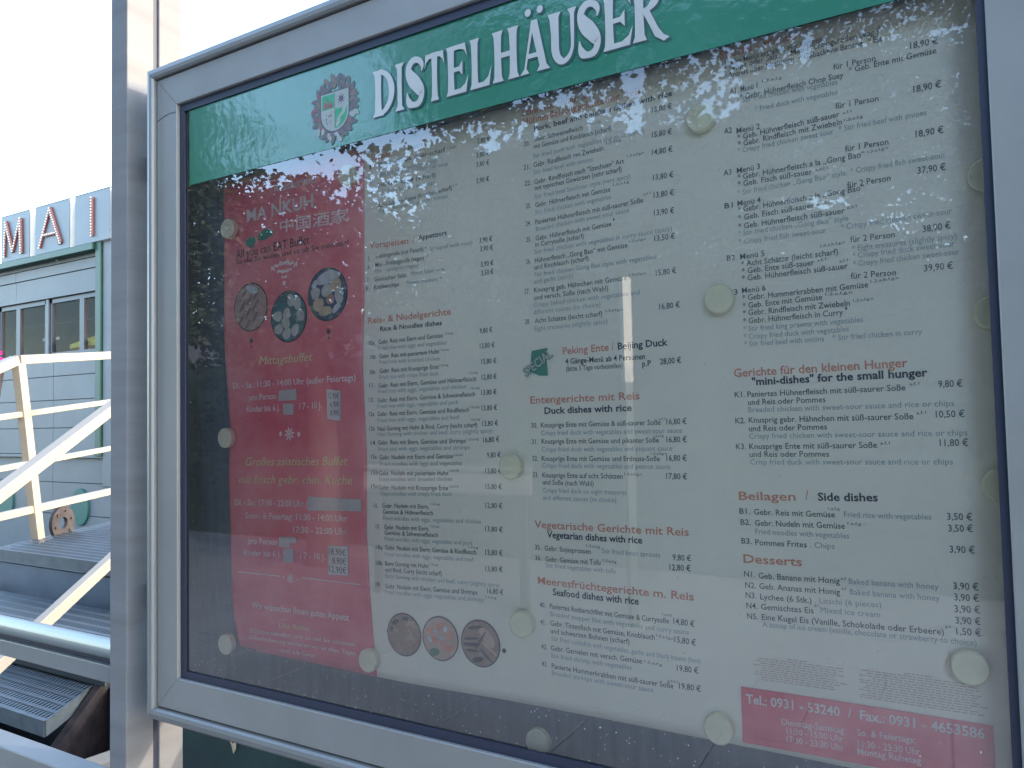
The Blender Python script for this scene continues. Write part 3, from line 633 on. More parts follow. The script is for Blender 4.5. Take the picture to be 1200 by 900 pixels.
    ('Breaded chicken with sweet-sour sauce and rice or chips', 0.9573, 1.4995, 0.2058, 0.8, 'e'),
    ('9,80 €', 1.1498, 1.5211, 0.0212, 0.0, 'p'),
    ('K2.', 0.9421, 1.4869, 0.0115, 0.7, 'g'),
    ('Knusprig gebr. Hähnchen mit süß-saurer Soße', 0.9574, 1.4873, 0.1684, 0.7, 'g'),
    ('a,f,1', 1.1289, 1.4937, 0.0087, 4.3, 's'),
    ('und Reis oder Pommes', 0.9574, 1.4775, 0.0841, 1.3, 'g'),
    ('Crispy fried chicken with sweet-sour sauce and rice or chips', 0.9571, 1.469, 0.2163, 0.9, 'e'),
    ('10,50 €', 1.1462, 1.4901, 0.0256, 0.2, 'p'),
    ('K3.', 0.9417, 1.4568, 0.0114, 0.2, 'g'),
    ('Knusprige Ente mit süß-saurer Soße', 0.957, 1.4569, 0.1335, 1.1, 'g'),
    ('a,f,1', 1.0938, 1.4624, 0.0088, 1.8, 's'),
    ('und Reis oder Pommes', 0.957, 1.4478, 0.0855, 1.1, 'g'),
    ('Crisp fried duck with sweet-sour sauce and rice or chips', 0.9573, 1.4393, 0.2023, 1.0, 'e'),
    ('11,80 €', 1.1486, 1.4608, 0.025, 0.6, 'p'),
    ('Beilagen', 0.9433, 1.3982, 0.0624, 1.5, 'r'),
    ('/', 1.0161, 1.4008, 0.0033, 2.1, 'rl'),
    ('Side dishes', 1.029, 1.4005, 0.06, 1.9, 'hb'),
    ('B1.', 0.9434, 1.3821, 0.0119, 1.0, 'g'),
    ('Gebr. Reis mit Gemüse', 0.9597, 1.3819, 0.0861, 0.7, 'g'),
    ('1,a,f,g', 1.0389, 1.3908, 0.012, 1.2, 's'),
    ('Fried rice with vegetables', 1.0551, 1.3835, 0.0829, 1.3, 'e'),
    ('3,50 €', 1.1521, 1.3856, 0.0221, 1.4, 'p'),
    ('B2.', 0.9442, 1.3694, 0.0113, 1.3, 'g'),
    ('Gebr. Nudeln mit Gemüse', 0.9602, 1.3693, 0.0953, 1.3, 'g'),
    ('1,a,f,g -', 1.0582, 1.3757, 0.0171, -0.6, 's'),
    ('Fried noodles with vegetables', 0.9604, 1.3597, 0.0988, 0.7, 'e'),
    ('3,50 €', 1.1528, 1.3738, 0.0214, 1.8, 'p'),
    ('B3.', 0.9444, 1.3479, 0.0115, 0.5, 'g'),
    ('Pommes Frites', 0.96, 1.3471, 0.0555, 1.3, 'g'),
    ('. Chips', 1.0191, 1.3483, 0.0249, 0.6, 'e'),
    ('3,90 €', 1.1531, 1.3525, 0.0218, 1.3, 'p'),
    ('Desserts', 0.9461, 1.3261, 0.0637, 1.1, 'r'),
    ('N1.', 0.9462, 1.3103, 0.0119, 0.3, 'g'),
    ('Geb. Banane mit Honig', 0.9622, 1.3095, 0.0859, 1.3, 'g'),
    ('a,f', 1.0492, 1.3156, 0.0053, 2.1, 's'),
    ('Baked banana with honey', 1.0571, 1.3117, 0.0848, 2.0, 'e'),
    ('3,90 €', 1.155, 1.3155, 0.0217, 2.6, 'p'),
    ('N2.', 0.947, 1.2977, 0.0119, 0.7, 'g'),
    ('Geb. Ananas mit Honig', 0.9627, 1.2978, 0.0852, 1.1, 'g'),
    ('a,f', 1.0491, 1.3047, 0.005, -1.0, 's'),
    ('Baked banana with honey', 1.0577, 1.3004, 0.0846, 1.7, 'e'),
    ('3,90 €', 1.1552, 1.3043, 0.0214, 2.3, 'p'),
    ('N3.', 0.9472, 1.2862, 0.0118, 1.0, 'g'),
    ('Lychee (6 Stk.)', 0.9634, 1.2859, 0.0549, 1.4, 'g'),
    ('. Litschi (6 pieces)', 1.0217, 1.2875, 0.0662, 2.6, 'e'),
    ('3,90 €', 1.155, 1.2925, 0.0223, 3.6, 'p'),
    ('N4.', 0.9477, 1.2744, 0.0121, 1.5, 'g'),
    ('Gemischtes Eis', 0.9639, 1.2746, 0.0562, 1.8, 'g'),
    ('g,n', 1.021, 1.284, 0.0049, 2.6, 's'),
    ('Mixed ice cream', 1.0273, 1.2777, 0.0591, 2.0, 'e'),
    ('3,90 €', 1.1554, 1.281, 0.0218, 3.3, 'p'),
    ('N5.', 0.9482, 1.2624, 0.0118, 1.7, 'g'),
    ('Eine Kugel Eis (Vanille, Schokolade oder Erbeere)', 0.9644, 1.263, 0.1804, 2.2, 'g'),
    ('g,n', 1.1459, 1.2759, 0.0052, 1.0, 's'),
    ('A scoop of ice cream (vanilla, chocolate or strawberry to choice)', 0.9648, 1.2552, 0.208, 2.1, 'e'),
    ('1,50 €', 1.1557, 1.2701, 0.0216, 2.9, 'p'),
    ('Tel.: 0931 - 53240  /  Fax.: 0931 - 4653586', 0.9437, 1.1671, 0.2325, 1.1, 'w'),
    ('Dienstag-Samstag:', 0.9821, 1.1491, 0.0661, 2.5, 'ws'),
    ('11:30 - 15:00 Uhr', 0.987, 1.1402, 0.0585, 2.1, 'ws'),
    ('17:30 - 23:30 Uhr', 0.9867, 1.1308, 0.059, 2.0, 'ws'),
    ('So. & Feiertags:', 1.0594, 1.1516, 0.0551, 3.2, 'ws'),
    ('11:30 - 23:30 Uhr', 1.0597, 1.14, 0.0588, 3.7, 'ws'),
    ('Montag Ruhetag', 1.0587, 1.1317, 0.0603, 2.8, 'ws'),
    ('Restaurant', 0.1894, 1.8875, 0.0931, -0.8, 'd1'),
    ('MA NKUH', 0.1202, 1.8466, 0.1608, 0.3, 'd2'),
    ('中国酒家', 0.2021, 1.8176, 0.1541, -2.3, 'cn'),
    ('All you can EAT Buffet', 0.092, 1.7864, 0.1796, 0.7, 'k1'),
    ('So viel Sie wollen und so oft Sie möchten!', 0.0933, 1.7762, 0.2625, -0.4, 'k2'),
    ('Mittagsbuffet', 0.1483, 1.5972, 0.1246, 0.2, 'y'),
    ('Di. - Sa.: 11:30 - 14:00 Uhr (außer Feiertags)', 0.0835, 1.5592, 0.2828, 0.6, 'wr'),
    ('pro Person', 0.123, 1.5376, 0.0656, 1.1, 'wr'),
    ('Kinder bis 6 J.', 0.1179, 1.5182, 0.0793, 0.4, 'wr'),
    ('/ 7 - 10 J.', 0.2412, 1.5199, 0.0513, 0.7, 'wr'),
    ('Großes asiatisches Buffet', 0.1138, 1.4265, 0.2295, 1.2, 'y'),
    ('mit frisch gebr. chin. Küche', 0.099, 1.3961, 0.2537, 1.3, 'y'),
    ('Di. - So.: 17:30 - 22:00 Uhr (', 0.0915, 1.3587, 0.1662, 1.4, 'wr'),
    ('Sonn- & Feiertag: 11:30 - 14:00 Uhr', 0.1158, 1.3369, 0.2257, 1.9, 'wr'),
    ('17:30 - 22:00 Uhr', 0.2247, 1.3188, 0.117, 2.0, 'wr'),
    ('pro Person', 0.1219, 1.2951, 0.0679, 1.6, 'wr'),
    ('Kinder bis 6 J.', 0.1121, 1.2748, 0.0851, 1.9, 'wr'),
    ('/ 7 - 10 J.', 0.2386, 1.2778, 0.0551, 2.8, 'wr'),
    ('Wir wünschen Ihnen guten Appetit', 0.1308, 1.1879, 0.2123, 0.7, 'wr'),
    ('Das Buffet', 0.1932, 1.1626, 0.067, 1.5, 'yr'),
    ('Selbstverständlich und so viel Sie möchten', 0.1249, 1.1471, 0.229, 1.8, 'wt'),
    ('Selbstbedienung servieren wir an allen Tagen', 0.1242, 1.1365, 0.2318, 0.8, 'wt'),
    ('auch à la Carte!', 0.197, 1.1246, 0.074, -0.5, 'wt'),
]
CAP = {'r': .0096, 'rl': .0105, 'h': .0072, 'hb': .0086, 'g': .0066, 'e': .0062, 'p': .0071, 's': .0030, 'w': .0100, 'ws': .0070, 'd1': .0125, 'd2': .0215, 'cn': .0205,
       'k1': .0150, 'k2': .0088, 'y': .0140, 'wr': .0102, 'yr': .0080, 'wt': .0062, 'st': .012}
OFF = {'wr': .016, 'wt': .012, 'd1': .015, 'ws': .012, 'r': .012, 'h': .012, 'hb': .022, 'w': .022, 'd2': .02, 'k1': .0, 'y': .0, 'g': .004, 'p': .006, 'cn': .01}
SHEAR = {'y': .28, 'yr': .0}
_fc = {}
def glyphs(s, off=0.):
    key = (s, off)
    if key not in _fc:
        c = bpy.data.curves.new('text', 'FONT'); c.body = s; c.size = 1; c.resolution_u = 2; c.offset = off
        o = bpy.data.objects.new('text', c); COL.objects.link(o)
        dg = bpy.context.evaluated_depsgraph_get(); dg.update(); me = o.evaluated_get(dg).to_mesh()
        _fc[key] = ([(v.co.x, v.co.y) for v in me.vertices], [tuple(p.vertices) for p in me.polygons])
        o.evaluated_get(dg).to_mesh_clear(); bpy.data.objects.remove(o); bpy.data.curves.remove(c)
    return _fc[key]
def add_text(b, s, x, z, width, deg, cap, off=0., shear=0., surf=P, lift=.0009, mi=0, capref=.692):
    v, f = glyphs(s, off)
    if not v: return
    x0 = min(p[0] for p in v); x1 = max(p[0] for p in v); sx = width/(x1-x0) if width else cap/capref; sz = cap/capref; a = math.radians(deg)
    i = len(b.v)
    for px, pz in v:
        u, q = (px-x0)*sx + shear*pz*sz, pz*sz
        b.v.append(surf(x+u*math.cos(a)-q*math.sin(a), z+u*math.sin(a)+q*math.cos(a), lift))
    for q in f: b.f.append(tuple(i+k for k in q)); b.m.append(mi)
RED_STY = ('d1', 'd2', 'cn', 'k1', 'k2', 'y', 'wr', 'yr', 'wt')
STYM = {'r': 'inkr', 'rl': 'inkr', 'h': 'inkb', 'hb': 'inkb', 'g': 'ink', 'e': 'inkl', 'p': 'ink', 's': 'ink', 'w': 'white', 'ws': 'whites', 'd1': 'grey', 'd2': 'grey', 'cn': 'whites',
        'k1': 'blk', 'k2': 'blk', 'y': 'gold', 'wr': 'whites', 'yr': 'gold', 'wt': 'whites'}
PART = {'r': 'heading_print', 'rl': 'heading_print', 'h': 'subheading_print', 'hb': 'subheading_print', 'g': 'dish_print', 'e': 'translation_print', 'p': 'price_print', 's': 'additive_print',
        'w': 'phone_print', 'ws': 'opening_hours_print', 'd1': 'name_print', 'd2': 'name_print', 'cn': 'chinese_print', 'k1': 'slogan_print', 'k2': 'slogan_print', 'y': 'heading_print',
        'wr': 'hours_print', 'yr': 'heading_print', 'wt': 'note_print'}
acc = {}
for s, x, z, wd, deg, k in TEXTS:
    par = buf if k in RED_STY else menu
    key = (par.name, PART[k], STYM[k]); b = acc.setdefault(key, (MB(), par))[0]
    lift = .0015 if par is buf else (.0016 if k in ('w', 'ws') else .0009)
    capref = .84 if k == 'cn' else .692
    add_text(b, s, x, z, wd, deg*(.75 if k != 's' else 1), CAP[k], OFF.get(k, 0), SHEAR.get(k, 0), lift=lift, capref=capref)
for (pn, nm, mn), (b, par) in acc.items(): tag(b.build(nm, M[mn], par), kind='stuff')      # tiny printed characters, flat ink

# ---- printed shapes on the sheets
def spoly(b, pts, lift, mi=0): b.poly([P(x, z, lift) for x, z in pts], mi)
def sgrid(b, x0, x1, z0, z1, lift, n=24, mi=0):
    for i in range(n):
        a, c = x0+(x1-x0)*i/n, x0+(x1-x0)*(i+1)/n
        for j in range(4):
            p, q = z0+(z1-z0)*j/4, z0+(z1-z0)*(j+1)/4
            spoly(b, [(a, p), (c, p), (c, q), (a, q)], lift, mi)
def sell(b, x, z, rx, rz, lift, n=20, rot=0., mi=0, wob=0.):
    pts = []
    for k in range(n):
        t = 2*math.pi*k/n; r = 1+wob*math.sin(3*t+x*90)+wob*.6*math.sin(5*t+z*70); u, q = rx*r*math.cos(t), rz*r*math.sin(t)
        pts.append((x+u*math.cos(rot)-q*math.sin(rot), z+u*math.sin(rot)+q*math.cos(rot)))
    spoly(b, pts, lift, mi)
b = MB(); sgrid(b, .9385, 1.1835, 1.1215, 1.1845, .0012, 36)
b.build('red_footer', M['red'], menu)
def ink(name, c, c2=None, sc=90): return mat(name, c, .55, col2=c2 or tuple(min(1, k*1.5) for k in c), scale=sc)
def food(name, x, z, r, bgm, blobs, parent, lift=.0016):
    b = MB(); sell(b, x, z, r, r, lift, 36); o = b.build(name, M['blk'], parent)
    mats = [bgm]; b = MB(); sell(b, x, z, r*.95, r*.95, lift+.00025, 36, mi=0); l = lift+.0004
    for (dx, dz, rx, rz, ro, m) in blobs:
        if m not in mats: mats.append(m)
        while math.hypot(abs(dx)+rx*abs(math.cos(ro)), abs(dz)+rx*abs(math.sin(ro))) > .97: rx *= .93; rz *= .96; dx *= .97; dz *= .97
        sell(b, x+dx*r, z+dz*r, rx*r, rz*r, l, 18, ro, mats.index(m), .05); l += .00002
    b.build('food_print', mats, o); return o
F = dict(fish=ink('pink meat', (.40, .26, .24), (.50, .36, .33)), fish2=ink('brown meat', (.20, .12, .12)), teal=ink('teal plate', (.045, .13, .15)), dump=ink('dumpling', (.40, .42, .40)),
         blue=ink('blue plate', (.035, .08, .16)), egg=ink('egg', (.48, .38, .26)), pinky=ink('pink shrimp', (.40, .20, .18)), noodle=ink('noodle', (.42, .29, .19), (.55, .42, .30)),
         dkg=ink('dark garnish', (.05, .04, .04)), rose=ink('shrimp bowl', (.55, .34, .28), (.60, .46, .40)), shr=ink('orange shrimp', (.55, .24, .17)), grn=ink('garnish green', (.06, .20, .11)),
         beef=ink('roast duck', (.30, .19, .16), (.42, .29, .24)), duck=ink('duck skin', (.07, .05, .07)), plate=ink('white plate', (.45, .50, .53)))
random.seed(3)
bl = [(dx*.30-.1+dz*.1, dz, .30, .075, .9, F['fish2'] if k % 2 else F['fish']) for k, (dx, dz) in enumerate([(q, r_) for r_ in (-.7, -.45, -.2, .05, .3, .5) for q in (-1.3, 0, 1.3)])]
food('food_photo', .129, 1.698, .0420, F['fish'], bl + [(.1, .78, .5, .16, -.3, F['plate'])], buf)
bl = [(-.25, .65, .42, .2, .6, F['teal']), (.35, -.1, .34, .30, 0, F['teal'])] + [(x_, z_, .25, .2, .3*i, F['dump']) for i, (x_, z_) in enumerate([(-.6, .05), (-.55, -.45), (-.1, -.65), (.35, -.55), (-.1, .1), (.5, .45), (.15, .6), (.65, .0), (-.15, -.25)])]
food('food_photo', .2212, 1.6738, .0430, F['teal'], bl, buf)
bl = [(.05, .62, .6, .24, .15, F['plate']), (-.6, .1, .24, .24, 0, F['dump']), (-.45, -.35, .28, .25, .4, F['egg']), (.0, .15, .3, .24, .3, F['dump']), (.45, .3, .27, .27, 0, F['egg']), (.6, -.1, .22, .3, 0, F['dump']), (.15, -.2, .2, .2, 0, F['pinky']), (-.1, -.62, .34, .18, .1, F['egg']), (-.65, .45, .2, .12, .8, F['plate']), (.45, -.55, .25, .12, .7, F['plate'])]
food('food_photo', .310, 1.7014, .0430, F['blue'], bl, buf)
bl = [(random.uniform(-.7, .7), random.uniform(-.7, .7), .3, .05, random.uniform(0, 3), F['noodle'] if k % 3 else F['beef']) for k in range(26)] + [(-.5, .55, .25, .12, .5, F['dkg']), (.1, .75, .2, .1, 0, F['dkg']), (-.7, .2, .14, .1, 1, F['dkg'])]
food('food_photo', .450, 1.1825, .0315, F['beef'], bl, menu)
bl = [(x_, z_, .26, .16, .7*i, F['shr']) for i, (x_, z_) in enumerate([(-.5, .3), (0, .55), (.5, .2), (.2, -.3), (-.3, -.1), (.6, -.35)])] + [(x_, z_, .15, .09, 1.1*i, F['plate']) for i, (x_, z_) in enumerate([(-.25, .3), (.3, .45), (-.55, -.1), (.1, .05)])] + [(-.35, -.68, .34, .2, .2, F['grn'])]
food('food_photo', .5154, 1.185, .0315, F['rose'], bl, menu)
bl = [(-.3, .72, .5, .1, .2, F['duck']), (.35, .3, .5, .24, -.8, F['rose']), (-.45, -.1, .45, .09, .1, F['duck']), (-.45, .15, .4, .07, .15, F['duck']), (-.4, -.35, .35, .06, 0, F['duck']), (.0, .1, .5, .06, 1.0, F['duck']), (.3, -.5, .5, .07, -.7, F['duck']), (-.15, -.7, .3, .12, .3, F['duck']), (.45, -.15, .45, .07, -.6, F['rose'])]
food('food_photo', .5835, 1.187, .0325, F['beef'], bl, menu)
b = MB()
for x, z in ((.4205, 1.184), (.6215, 1.182)): sell(b, x, z, .0034, .0034, .0012, 12)
sell(b, .129, 1.640, .004, .0045, .0014, 10); sell(b, .311, 1.642, .004, .0045, .0014, 10); sell(b, .129, 1.630, .0018, .0022, .0014, 8); sell(b, .311, 1.632, .0018, .0022, .0014, 8)
tag(b.build('dot_print', F['dkg'], menu), kind='stuff')
def ornament(x, z, r, parent, name='ornament_print'):
    b = MB(); l = .0015
    for k in range(8):
        t = 2*math.pi*k/8+.2; sell(b, x+r*.58*math.cos(t), z+r*.58*math.sin(t), r*.34, r*.15, l, 10, t, wob=.1); l += .00001
    sell(b, x, z, r*.24, r*.24, l, 10); return b
b = ornament(.2185, 1.4797, .0125, buf); sell(b, .198, 1.480, .0032, .0042, .0015, 8); sell(b, .240, 1.479, .0036, .0046, .0015, 8)
b2 = ornament(.2178, 1.2437, .0085, buf); off = len(b.v); b.v += b2.v; b.f += [tuple(k+off for k in f) for f in b2.f]; b.m += b2.m
sell(b, .203, 1.2455, .0018, .0022, .0015, 8); sell(b, .234, 1.2435, .0018, .0022, .0015, 8)
for (xa, xb, z) in ((.099, .196, 1.2452), (.243, .3665, 1.2465)): sgrid(b, xa, xb, z, z+.0016, .0014, 8)
l = .0016
for k in range(-6, 7):
    t = k/6; sell(b, .212+.030*t, 1.7585+.006*(1-t*t)-.004*abs(t)*(k % 2), .0048, .0022, l, 8, .8*k, wob=.2); l += .00001
    if abs(k) < 5: sell(b, .212+.022*t, 1.7495+.003*abs(t), .0042, .002, l, 8, -.9*k+.4, wob=.2); l += .00001
    if abs(k) < 3: sell(b, .212+.014*t, 1.7405, .0032, .002, l, 8, .5*k, wob=.2); l += .00001
sell(b, .2118, 1.7301, .0040, .0044, l, 10)
tag(b.build('ornament_print', M['whites'], buf), kind='stuff')
b = MB(); sell(b, .130, 1.8105, .013, .0095, .0015, 12, wob=.12); sell(b, .166, 1.8185, .020, .0085, .0015, 14, .12, wob=.1); b.build('green_print', M['teal'], buf)
b = MB(); spoly(b, [(.674, 1.5885), (.6985, 1.591), (.697, 1.575), (.6985, 1.554), (.686, 1.5545), (.6665, 1.562), (.672, 1.570)], .0010); b.build('green_emblem', M['teal'], menu)
b = MB(); add_text(b, 'SPECIAL', .6655, 1.5530, .050, 33, .0120, .05, lift=.0016); b.build('special_shadow', M['teal'], menu)
b = MB(); add_text(b, 'SPECIAL', .6655, 1.5530, .050, 33, .0120, .012, lift=.0021); b.build('special_print', mat('pale emblem ink', (.50, .53, .50), .6), menu)
# fine print paragraphs, too small to read: rows of tiny word strokes
b = MB(); random.seed(11)
for (cx, cz, w0, rows) in ((1.0, 1.2215, .095, 11), (1.118, 1.2235, .112, 13)):
    for r_ in range(rows):
        z = cz - r_*.0026 + (.0 if cx < 1.05 else 0); ww = w0*(.2 if r_ == 0 else random.uniform(.75, 1)); x = cx-ww/2
        while x < cx+ww/2:
            l_ = random.uniform(.002, .008); spoly(b, [(x, z), (x+l_, z), (x+l_, z+.0009), (x, z+.0009)], .0010); x += l_+.0014
tag(b.build('fine_print', mat('fine pink ink', (.62, .46, .42), .6), menu), kind='stuff')

# ---- stickers and tape on the red sheet
def sticker(name, label, cat, pts, m, lift=.0024, group=None):
    cx = sum(p[0] for p in pts)/4; cz = min(p[1] for p in pts)
    t = thing(name, label, cat, (cx, SH, cz), group)
    b = MB(); o = [P(x, z, lift+.0004) for x, z in pts]; q = [P(x, z, lift-.0009) for x, z in pts]
    b.poly(o)
    for i in range(4): j = (i+1) % 4; b.poly([o[i], q[i], q[j], o[j]])
    b.build('paper', m, t); return t
t = sticker('price_sticker', 'white price sticker under the lunch hours, three prices', 'sticker', [(.3054, 1.5029), (.3328, 1.4997), (.3344, 1.5466), (.3051, 1.5504)], M['paper'])
b = MB()
for k, s in enumerate(('12,90€', '6,90€', '8,90€')): add_text(b, s, .3085+(.004 if k else 0), 1.5355-k*.0135, .0235-(.004 if k else 0), -2, .0088, -.004, lift=.0031)
b.build('price_print', M['blk'], t)
t = sticker('price_sticker', 'white price sticker reading 18,90€ low on the red sheet', 'sticker', [(.3009, 1.2575), (.342, 1.2596), (.343, 1.3045), (.3017, 1.3030)], M['paper'])
b = MB()
for k, s in enumerate(('18,90€', '8,90€', '12,90€')): add_text(b, s, .3035+(.007 if k == 1 else 0), 1.2895-k*.0138, .0355-(.007 if k == 1 else 0), 0, .0098, -.004, lift=.0031)
b.build('price_print', M['blk'], t)
for lab, pts in (('torn pale tape covering a lunch price after pro Person', [(.194, 1.5349), (.237, 1.5350), (.236, 1.553), (.196, 1.5517)]),
                 ('small square pale tape covering the lunch price for children', [(.2056, 1.5116), (.229, 1.5111), (.2294, 1.5293), (.2053, 1.53)]),
                 ('long pale tape strip beside the evening hours', [(.2588, 1.3562), (.3708, 1.3599), (.3713, 1.3783), (.2584, 1.3782)]),
                 ('pale tape piece covering the evening price after pro Person', [(.1935, 1.2933), (.2181, 1.2948), (.2182, 1.3115), (.1935, 1.3101)]),
                 ('pale tape square covering the evening price for children', [(.2029, 1.2688), (.2255, 1.2705), (.2256, 1.2926), (.203, 1.2911)])):
    sticker('tape_strip', lab, 'tape', pts, M['tape'], .0019, 'pale tape strips on the red buffet sheet')
sticker('tape_strip', 'small pale tape bit touching the torn evening price tape', 'tape', [(.219, 1.3015), (.2325, 1.3025), (.2325, 1.3115), (.219, 1.3115)], M['tape'], .0019, 'pale tape strips on the red buffet sheet')

# ---- magnets
def magnet(label, x, z, y=None, r=.0172):
    y = ysheet(x, z, .0022) if y is None else y
    b = MB(); b.discY((x, z), r, y-.0105, y-.0003, 36, bev=.0016)
    o = b.build('round_magnet', M['magnet'], None); pkg(o, (x, y, z-r)); tag(o, label, 'magnet', 'round ivory magnets holding the menu sheets')
for a in ((.082, 1.839, 'round magnet at the left edge of the red sheet beside the name'),
          (.075, 1.474, 'round magnet halfway down the left edge of the red sheet'),
          (.077, 1.123, 'round magnet at the lower left corner of the red sheet'),
          (.361, 1.882, 'round magnet near the upper right corner of the red sheet'),
          (.387, 1.138, 'round magnet over the bottom of the seam between red and cream sheets'),
          (.643, 1.433, 'round magnet left of dish number 32 in the duck list'),
          (.655, 1.224, 'round magnet left of dish number 40 in the seafood list'),
          (.915, 1.853, 'round magnet high on the cream sheet under the sky reflections'),
          (.930, 1.633, 'round magnet left of Menü 6 on the cream sheet'),
          (.914, 1.135, 'round magnet at the bottom edge left of the red phone footer'),
          (1.201, 1.732, 'upper half hidden magnet at the right edge beside Menü 4'),
          (1.200, 1.593, 'half hidden magnet at the right edge beside Menü 6'),
          (1.201, 1.423, 'half hidden magnet at the right edge above the side dishes'),
          (1.166, 1.241, 'round magnet right above the phone number footer')):
    magnet(a[2], a[0], a[1])
magnet('spare round magnet alone on the slate panel below the cream sheet', .669, 1.068, .0596)

# ================================================================== GREEN BANNER (film on the front of the glass)
YB = .0090
ban = thing('brewery_banner', 'green banner film with white capital lettering across the top of the glass', 'banner', (.6, YB, 1.918))
b = MB(); BX0, BX1, BZ0, BZ1 = .0225, 1.1950, 1.9175, 2.0515; n = 80
for i in range(n):
    a, c = BX0+(BX1-BX0)*i/n, BX0+(BX1-BX0)*(i+1)/n; ya, yc = YB-.0002*math.sin(a*31), YB-.0002*math.sin(c*31)
    b.poly([(a, ya, BZ0), (c, yc, BZ0), (c, yc, BZ1), (a, ya, BZ1)])
b.build('film', M['green'], ban)
def ring(c, r0, r1, a0, a1, n):
    P0, P1 = [], []
    for k in range(n+1):
        t = math.radians(a0+(a1-a0)*k/n); P0.append((c[0]+r0[0]*math.cos(t), c[1]+r0[1]*math.sin(t))); P1.append((c[0]+r1[0]*math.cos(t), c[1]+r1[1]*math.sin(t)))
    return [[P0[k], P0[k+1], P1[k+1], P1[k]] for k in range(n)]
def stroke(pts, ws):           # variable width stroke through points
    out = []; L_, R_ = [], []
    for k, p in enumerate(pts):
        a = pts[max(k-1, 0)]; c = pts[min(k+1, len(pts)-1)]; d = (c[0]-a[0], c[1]-a[1]); h = math.hypot(*d) or 1; nx, nz = -d[1]/h, d[0]/h; w_ = ws[k]/2
        L_.append((p[0]+nx*w_, p[1]+nz*w_)); R_.append((p[0]-nx*w_, p[1]-nz*w_))
    return [[L_[k], L_[k+1], R_[k+1], R_[k]] for k in range(len(pts)-1)]
def stem(x, w_, z0=0, z1=1, flare=.07):     # flared stem
    return [[(x-flare*.9, z0), (x+w_+flare*.9, z0), (x+w_+.005, z0+.10), (x+w_-.012, z0+.35), (x+w_-.012, z1-.35), (x+w_+.005, z1-.10), (x+w_+flare*.9, z1), (x-flare*.9, z1), (x-.005, z1-.10), (x+.012, z1-.35), (x+.012, z0+.35), (x-.005, z0+.10)]]
def spl(P_, n=22):
    out = []
    for i in range(len(P_)-1):
        p0 = P_[max(i-1, 0)]; p1 = P_[i]; p2 = P_[i+1]; p3 = P_[min(i+2, len(P_)-1)]
        for k in range(n//len(P_)+3):
            t = k/(n//len(P_)+3); out.append(tuple(.5*((2*p1[j])+(-p0[j]+p2[j])*t+(2*p0[j]-5*p1[j]+4*p2[j]-p3[j])*t*t+(-p0[j]+3*p1[j]-3*p2[j]+p3[j])*t**3) for j in range(len(p1))))
    out.append(P_[-1]); return out
def s_letter():
    c = spl([(.80, .70, .03), (.84, .84, .16), (.62, .96, .13), (.36, .95, .16), (.18, .80, .26), (.28, .62, .34), (.58, .44, .36), (.80, .26, .28), (.70, .07, .17), (.42, .03, .12), (.17, .12, .20), (.12, .32, .03)], 60)
    return stroke([(p[0], p[1]) for p in c], [p[2] for p in c])
def letter_polys(ch):
    e = [(.88, .88), (.95, .68)]
    if ch == 'I': return stem(.30, .40, flare=.22)
    if ch == 'D': return stem(.14, .26, flare=.10) + ring((.30, .5), (.40, .40), (.62, .50), -90, 90, 22)
    if ch == 'S': return s_letter()
    if ch == 'T': return stem(.37, .27) + [[(.02, .70), (.08, .99), (.93, .99), (.98, .70), (.90, .82), (.75, .89), (.25, .89), (.10, .82)]]
    if ch == 'E': return stem(.14, .27) + [[(.38, .90), (.38, 1.), (.88, 1.), (.96, .72), (.84, .86), (.66, .90)], [(.38, .46), (.38, .55), (.62, .55), (.76, .66), (.76, .36), (.62, .46)], [(.38, 0), (.38, .10), (.66, .10), (.86, .17), (1., .33), (.90, 0)]]
    if ch == 'L': return stem(.14, .28) + [[(.38, 0), (.38, .10), (.66, .10), (.86, .18), (1., .38), (.90, 0)]]
    if ch == 'H': return stem(.10, .26) + stem(.64, .26) + [[(.34, .46), (.34, .56), (.66, .56), (.66, .46)]]
    if ch == 'A': return [[(.50, 1.), (.40, 1.), (.14, .10), (.0, 0), (.30, 0), (.21, .10), (.44, .82)], [(.40, 1.), (.60, 1.), (.88, .10), (1., 0), (.56, 0), (.65, .10), (.38, .90)], [(.24, .28), (.26, .37), (.66, .37), (.66, .28)],
                          ] + [ring((.30, 1.17), (.001, .001), (.105, .075), 0, 360, 10)[k] for k in range(10)] + [ring((.70, 1.17), (.001, .001), (.105, .075), 0, 360, 10)[k] for k in range(10)]
    if ch == 'U': return [[(.02, 1.), (.08, .90), (.12, .62), (.12, .35), (.38, .35), (.38, .90), (.46, 1.)], [(.68, 1.), (.76, .90), (.78, .35), (.88, .35), (.90, .90), (.98, 1.)]] + ring((.50, .35), (.12, .22), (.38, .36), 180, 270, 9) + ring((.50, .35), (.28, .25), (.38, .36), 270, 360, 9)
    if ch == 'R': return stem(.10, .27) + ring((.34, .74), (.24, .17), (.50, .26), -90, 90, 16) + [[(.34, .56), (.52, .52), (.76, .16), (.90, .02), (1.06, -.05), (.90, -.10), (.66, .02), (.52, .24), (.36, .46)]]
WORD = [('D', .4375, .4845), ('I', .4795, .5005), ('S', .5000, .5365), ('T', .5340, .5695), ('E', .5690, .6085), ('L', .6085, .6455), ('H', .6455, .6895), ('A', .6895, .7335), ('U', .7305, .7730), ('S', .7715, .8065), ('E', .8040, .8460), ('R', .8440, .8885)]
